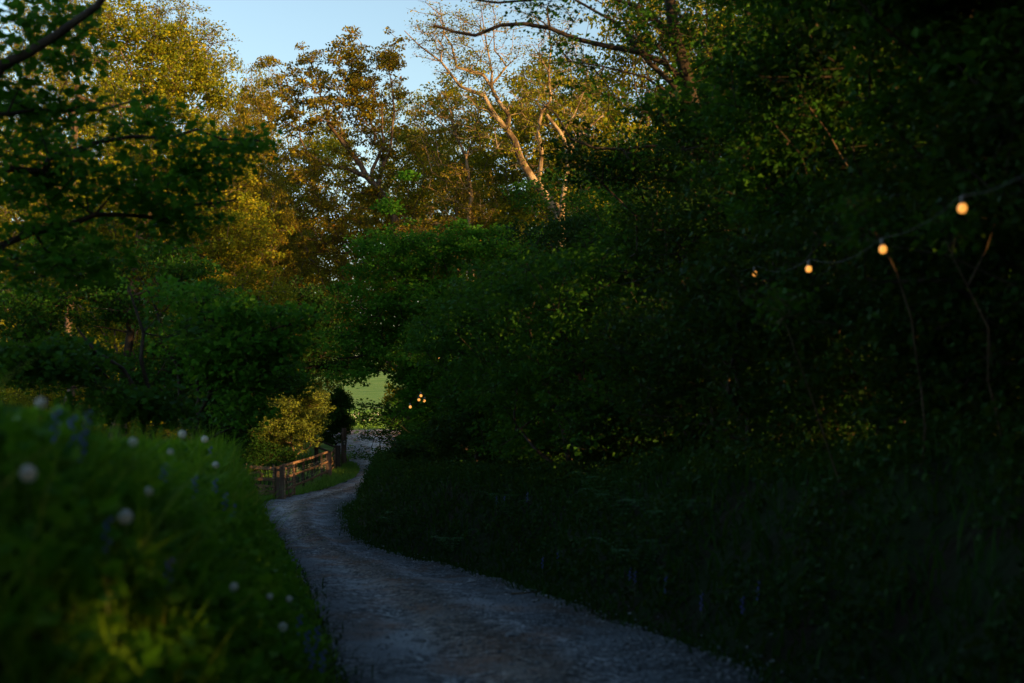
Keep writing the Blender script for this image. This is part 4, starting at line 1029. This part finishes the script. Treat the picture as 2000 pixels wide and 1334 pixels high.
# wire mesh under rails
wa, wb, wr = [], [], []
for i in range(34):
    D_ = 53+12.4*i/33; z_ = float(gz(-8.55, D_)); wa.append((-8.555, D_, z_+0.02)); wb.append((-8.555, D_, z_+0.95)); wr.append(.003)
for hz_ in (0.1, 0.45, 0.85):
    for k in range(6):
        D_ = 53+12.4*k/6; D2_ = 53+12.4*(k+1)/6
        wa.append((-8.555, D_, float(gz(-8.55, D_))+hz_)); wb.append((-8.555, D2_, float(gz(-8.55, D2_))+hz_)); wr.append(.003)
vv, qq = tubes((np.array(wa), np.array(wb), np.array(wr), np.array(wr)), 3)
link('wire', arr_mesh('wire', vv-np.array(g.location), [(4, qq)]), m_metal, g)
# second hand gate between thick post and dark post
g = empty('hand_gate', gp(650, 69), 'narrow five bar gate between the thick post and the dark post by the signpost', 'gate')
for (ya, yb) in [(886, 877), (897, 888), (908, 899), (918, 909), (927, 919)]:
    bar('rail', P(646.5, ya, 66.4), P(654, yb, 71.4), 0.03, 0.085, wood_rail, g)
bar('stile', P(646.5, 884, 66.35), P(646.5, 930, 66.35), 0.06, 0.07, wood_rail, g, (0, 1, 0))
bar('stile', P(653.7, 875, 71.3), P(653.7, 922, 71.3), 0.06, 0.07, wood_rail, g, (0, 1, 0))
bar('brace', P(646.8, 890, 66.3), P(653.4, 916, 71.2), 0.03, 0.06, wood_rail, g)
# sloping dark rails behind
g = empty('handrail', gp(636, 73), 'pair of dark sloping rails behind the thick post, leading to the dark post', 'rail')
bar('rail', P(622, 860, 75), P(655, 873, 72.2), 0.05, 0.10, wood_dark, g)
bar('rail', P(620, 873, 74), P(645, 883, 66.5), 0.05, 0.10, wood_dark, g)

# ------------------------------------------------------------------ string of lamps along the right bank
wire_pts = [P(2060, 300, 6.6), P(1878, 383, 8), P(1723, 465, 9.5), P(1583, 506, 12), P(1475, 518, 15), P(1411, 512, 18), P(1340, 505, 21), P(1180, 560, 26), P(1010, 630, 32), P(860, 688, 38), P(829, 772, 37.4), P(822, 764, 37.2), P(800, 786, 37)]
g = empty('string_light', gp(1723, 9.5), 'string of round warm lamps on a grey cable hung along the right hedge', 'string light')
A = []
for a, b in zip(wire_pts[:-1], wire_pts[1:]):
    L = np.linalg.norm(b-a); ns = max(2, int(L/0.4))
    for j in range(ns):
        t = j/ns; A.append(a+(b-a)*t+np.array([0, 0, -0.035*L*math.sin(t*math.pi)*min(1, 2.5/L)]))
A.append(wire_pts[-1]); A = np.array(A)
vv, qq = tubes((A[:-1], A[1:], np.full(len(A)-1, .003), np.full(len(A)-1, .003)), 6)
link('cable', arr_mesh('cable', vv-np.array(g.location), [(4, qq)], smooth=True), m_cable, g)
def lathe(prof, n=14):
    V_, Q_ = [], []
    for (r_, z_) in prof:
        for i in range(n): a = i/n*6.2832; V_.append((r_*math.cos(a), r_*math.sin(a), z_))
    for i in range(len(prof)-1):
        for j in range(n): Q_.append((i*n+j, i*n+(j+1) % n, (i+1)*n+(j+1) % n, (i+1)*n+j))
    return np.array(V_), np.array(Q_)
bv, bq = lathe([(0.001, -0.056), (0.014, -0.053), (0.022, -0.045), (0.026, -0.033), (0.026, -0.022), (0.021, -0.010), (0.014, -0.001), (0.012, 0.004)])
bulb_me = arr_mesh('light_bulb', bv, [(4, bq)], smooth=True); bulb_me.materials.append(m_bulb)
sv_, sq_ = lathe([(0.0145, -0.004), (0.016, 0.0), (0.0165, 0.03), (0.012, 0.042), (0.005, 0.05), (0.001, 0.052)], 10)
sock_me = arr_mesh('socket', sv_, [(4, sq_)], smooth=True); sock_me.materials.append(m_socket)
bulbs = [P(1880, 397, 8), P(1724, 479, 9.5), P(1580, 519, 12), P(1474, 530, 15), P(1410, 521, 18), P(858, 697, 38), P(822, 770, 37.2), P(829, 780, 37.4), P(818, 778, 37.1), P(801, 792, 37)]
for i, b in enumerate(bulbs):
    o = bpy.data.objects.new('light_bulb', bulb_me); COL.objects.link(o); o.parent = g; o.location = Vector(b)-g.location
    o.rotation_euler = (random.uniform(-.15, .15), random.uniform(-.15, .15), 0)
    if b[1] > 30: o.scale = (1.35, 1.35, 1.35)
    s = bpy.data.objects.new('socket', sock_me); COL.objects.link(s); s.parent = o
    # short drop lead up to the cable
# ------------------------------------------------------------------ flowers
def march(px, py, dz, d0=3.2, d1=45, side='L'):
    for D in np.linspace(d0, d1, 1500):
        p = P(px, py, D)
        if p[2] <= float(gz(p[0], p[1]))+dz:
            return D, p
    return d1, P(px, py, d1)
def dandelion_meshes():
    # head: seeds as thin spokes with tiny parachute tufts, built round a small core
    V_, T_ = [], []
    n = 150; ga = math.pi*(3-math.sqrt(5))
    for i in range(n):
        zz = 1-2*(i+.5)/n; r_ = math.sqrt(1-zz*zz); d = np.array([r_*math.cos(ga*i), r_*math.sin(ga*i), zz])
        u = norm(np.cross(d, [0.3, 0.5, 0.8])); w2 = np.cross(d, u)
        k = len(V_); R_ = 0.021; tt = 0.0042
        V_ += [d*0.003+u*0.0002, d*0.003-u*0.0002, d*R_]; T_.append((k, k+1, k+2))
        k = len(V_)
        V_ += [d*R_+u*tt, d*R_-u*tt*.5+w2*tt*.87, d*R_-u*tt*.5-w2*tt*.87]; T_.append((k, k+1, k+2))
    head = arr_mesh('seed_head', np.array(V_), [(3, np.array(T_))]); head.materials.append(m_seed)
    return head
dan_head = dandelion_meshes()
def stem_mesh(h, lean, r=0.0022):
    pts = [np.array([lean*(t**2), 0.2*lean*t, h*t]) for t in np.linspace(0, 1, 5)]
    vv, qq = tubes((np.array(pts[:-1]), np.array(pts[1:]), np.full(4, r), np.full(4, r)), 5)
    me = arr_mesh('stem', vv, [(4, qq)], smooth=True); me.materials.append(m_stem); return me
dl_lab = {0: 'large blurred dandelion clock at the left edge of the photo', 1: 'brightest dandelion clock in the foreground grass', }
dan = [(55, 925, 1.2, 'blurred dandelion clock near the left edge of the photo'), (245, 1010, 1.25, 'brightest dandelion clock low in the foreground grass'), (95, 752, .9, 'small white dandelion clock topping the grass at far left'),
       (305, 792, 1.1, 'white dandelion clock on the crest of the bank in front of the dark sapling'), (80, 787, .9, 'pinkish dandelion clock just below the topmost one at far left'), (356, 848, 1.1, 'dandelion clock on the bank crest right of the pair of bluebells'),
       (260, 864, 1.0, 'dandelion clock halfway down the upper bank'), (400, 858, 1.0, 'dandelion clock at the right end of the bank crest'), (290, 960, .9, 'pale dandelion clock above the brightest one'), (457, 1147, 1.0, 'dandelion clock in the middle of the lower bank'),
       (565, 1170, .9, 'dandelion clock close to the lane edge, upper of the two'), (553, 1225, 1.1, 'dandelion clock close to the lane edge, lower and larger of the two'), (527, 1165, .8, 'small dandelion clock left of the lane edge pair'), (333, 883, .8, 'small dandelion clock below the crest group'),
       (421, 908, .9, 'dandelion clock low at the right end of the crest'), (376, 800, .8, 'faint dandelion clock highest at the right of the crest'), (405, 830, .7, 'tiny white dandelion clock right of the crest'), (247, 790, .7, 'tiny dandelion clock on the crest at left')]
for (px, py, sc_, lab) in dan:
    D, p = march(px, py, 0.46, 3.8)
    zb = float(gz(p[0], p[1]))
    hgt = max(0.12, min(0.62, p[2]-zb))
    e = empty('dandelion', (p[0], p[1], zb), lab, 'flower', 'dandelion clocks on the left bank')
    o = link('stem', stem_mesh(hgt, 0.0), m_stem, e)
    hd = bpy.data.objects.new('seed_head', dan_head); COL.objects.link(hd); hd.parent = e; hd.location = (0, 0.0, hgt); s_ = sc_*1.1*max(1.0, min(1.4, D/9)); hd.scale = (s_,)*3; hd.rotation_euler = (random.random(), random.random(), 0)
# bluebells
def bluebell_mesh():
    V_, Q_ = lathe([(0.002, 0), (0.006, -0.004), (0.007, -0.014), (0.011, -0.019)], 6)
    vv, qq, o = [], [], 0
    for k in range(8):
        a = k*2.4; z = 1-0.07*k-0.02; out = 0.018
        vv.append(V_*1.15+np.array([out*math.cos(a), out*math.sin(a), z*0.3+0.0])); qq.append(Q_+o); o += len(V_)
    me = arr_mesh('bells', np.concatenate(vv), [(4, np.concatenate(qq))], smooth=True); me.materials.append(m_blue); return me
bb_me = bluebell_mesh(); bb_stem = stem_mesh(0.3, 0.0, 0.003)
spots = [(190, 762), (275, 782), (262, 800), (350, 820), (410, 872), (600, 1232), (620, 1222), (440, 962), (110, 800), (140, 812), (170, 800), (320, 905), (300, 840), (230, 770), (420, 935), (455, 985), (380, 930), (160, 840), (630, 1270), (585, 1200), (610, 1262), (210, 1010), (330, 1090)]
names_ = ['leftmost', 'next', '', '']
for k, (px, py) in enumerate(spots):
    D, p = march(px, py, 0.46, 4.0); zb = float(gz(p[0], p[1]))
    wh = 'near the lane edge in the lower left' if py > 1190 else ('low on the shaded bank' if py > 980 else ('on the right end of the left bank crest' if px > 340 else 'on the left bank crest among the grass tips'))
    e = empty('bluebell', (p[0], p[1], zb), 'blue violet bluebell '+wh, 'flower', 'bluebells '+wh)
    st = link('stem', bb_stem, m_stem, e); b_ = bpy.data.objects.new('bells', bb_me); COL.objects.link(b_); b_.parent = e
    hgt = max(0.2, min(0.6, p[2]-zb)); st.scale = (1, 1, hgt/0.3); b_.location = (0, 0, hgt-0.22*0.999); b_.scale = (0.75,)*3
for (px, py) in [(970, 970), (985, 972), (1030, 965), (1090, 1080), (1230, 1110), (1240, 1118), (1300, 1130), (1370, 1162), (1450, 1170), (1480, 1140), (1060, 1090)]:
    D, p = march(px, py, 0.25, 8, 45); zb = float(gz(p[0], p[1]))
    e = empty('bluebell', (p[0], p[1], zb), 'dim blue bluebell in deep shade on the right bank', 'flower', 'bluebells on the right bank')
    link('stem', bb_stem, m_stem, e); b_ = bpy.data.objects.new('bells', bb_me); COL.objects.link(b_); b_.parent = e; b_.scale = (0.6, 0.6, 0.9)
# ferns on the right bank
def fern_mesh():
    vv, ff, o = [], [], 0
    for k in range(9):
        az = k/9*6.283+random.uniform(-.2, .2); L = random.uniform(.45, .7)
        for j in range(16):
            t = (j+1)/17; r_ = L*t; z = 0.75*L*math.sin(t*2.2)*0.9
            c = np.array([r_*math.cos(az), r_*math.sin(az), z]); wl = 0.16*math.sin(min(1, t*1.15)*math.pi)**0.7*(1-t*.3)+0.01
            fw = np.array([math.cos(az), math.sin(az), 0.4*(1-2*t)]); sd_ = np.array([-math.sin(az), math.cos(az), 0])
            for s_ in (-1, 1):
                a = c; b = c+sd_*s_*wl+fw*0.04; m1 = (a+b)/2+fw*0.012; m2 = (a+b)/2-fw*0.012
                vv += [a, m1, b, m2]; ff += [(o, o+1, o+2), (o, o+2, o+3)]; o += 4
    return arr_mesh('fronds', np.array(vv), [(3, np.array(ff))], tint=RG.random(len(ff)))
f_me = fern_mesh(); f_me.materials.append(L_fern)
for k, (px, py, lab) in enumerate([(1215, 985, 'pale fern highest on the right bank below the dark trunks'), (1245, 1085, 'pale green fern lower right on the bank, the clearest one'), (1000, 985, 'small fern on the right bank above the bluebells'), (775, 1015, 'fern low on the bank nearest the lane bend'),
                                  (880, 1055, 'fern at the foot of the right bank beside the lane'), (1180, 950, 'dim fern behind the highest pale one'), (1300, 1010, 'dim fern right of the two pale ferns')]):
    D, p = march(px, py, 0.25, 8, 48); zb = float(gz(p[0], p[1]))
    e = bpy.data.objects.new('fern', f_me); COL.objects.link(e); e.location = (p[0], p[1], zb); e.rotation_euler = (0, 0, k*1.3); e.scale = (1.0,)*3
    tag(e, lab, 'fern', 'ferns on the right bank')
# a fallen stick and a few larger stones at the lane edge
D, p = march(1025, 1161, 0.02, 8, 40); e = empty('stick', (p[0], p[1], float(gz(p[0], p[1]))+0.02), 'short fallen stick lying at the right edge of the lane', 'stick')
link('twig', arr_mesh('twig', tubes((np.array([[-.16, 0, 0.005], [0, .02, .015]]), np.array([[0, .02, .015], [.17, .09, .02]]), np.array([.012, .01]), np.array([.01, .006])), 6)[0], [(4, tubes((np.array([[-.16, 0, 0.], [0, .02, .01]]), np.array([[0, .02, .01], [.17, .09, .015]]), np.array([.012, .01]), np.array([.01, .006])), 6)[1])], smooth=True), bark_pale, e)
bme = None
for px, py, sz, lab in [(922, 1137, .07, 'dark flat stone at the right edge of the lane near the stick'), (815, 1253, .06, 'dark stone in the middle of the near lane'), (690, 1178, .05, 'small dark stone left of the middle of the lane'), (1000, 1243, .06, 'pale stone near the right wheel track')]:
    D, p = march(px, py, 0.01, 8, 40)
    import bmesh
    bm = bmesh.new(); bmesh.ops.create_icosphere(bm, subdivisions=2, radius=1)
    for v_ in bm.verts:
        k_ = 1+random.uniform(-.16, .16); v_.co = Vector((v_.co.x*k_*1.2, v_.co.y*k_, v_.co.z*k_*0.45))
    me = bpy.data.meshes.new('stone'); bm.to_mesh(me); bm.free()
    o = link('stone', me, m_stone); o.scale = (sz,)*3; o.location = (p[0], p[1], float(gz(p[0], p[1]))+sz*0.25); o.rotation_euler = (0, 0, random.uniform(0, 6)); tag(o, lab, 'stone')
# white meadow flowers in far field
n = 45; fy = 112+22*RG.random(n); fxx = (RG.uniform(675, 750, n)-1000)/F*fy
vv, ff = [], []
for i in range(n):
    z = float(gz(fxx[i], fy[i]))+0.45; k = len(vv); s_ = 0.05
    vv += [(fxx[i]-s_, fy[i], z), (fxx[i], fy[i]-s_, z), (fxx[i]+s_, fy[i], z), (fxx[i], fy[i]+s_, z), (fxx[i], fy[i], z+s_*1.2), (fxx[i], fy[i], z-s_)]
    ff += [(k+a, k+b, k+4) for a, b in ((0, 1), (1, 2), (2, 3), (3, 0))]+[(k+b, k+a, k+5) for a, b in ((0, 1), (1, 2), (2, 3), (3, 0))]
tag(link('meadow_flowers', arr_mesh('meadow_flowers', np.array(vv), [(3, np.array(ff))]), m_whitefl), 'tiny white flowers dotted in the far meadow', kind='stuff')
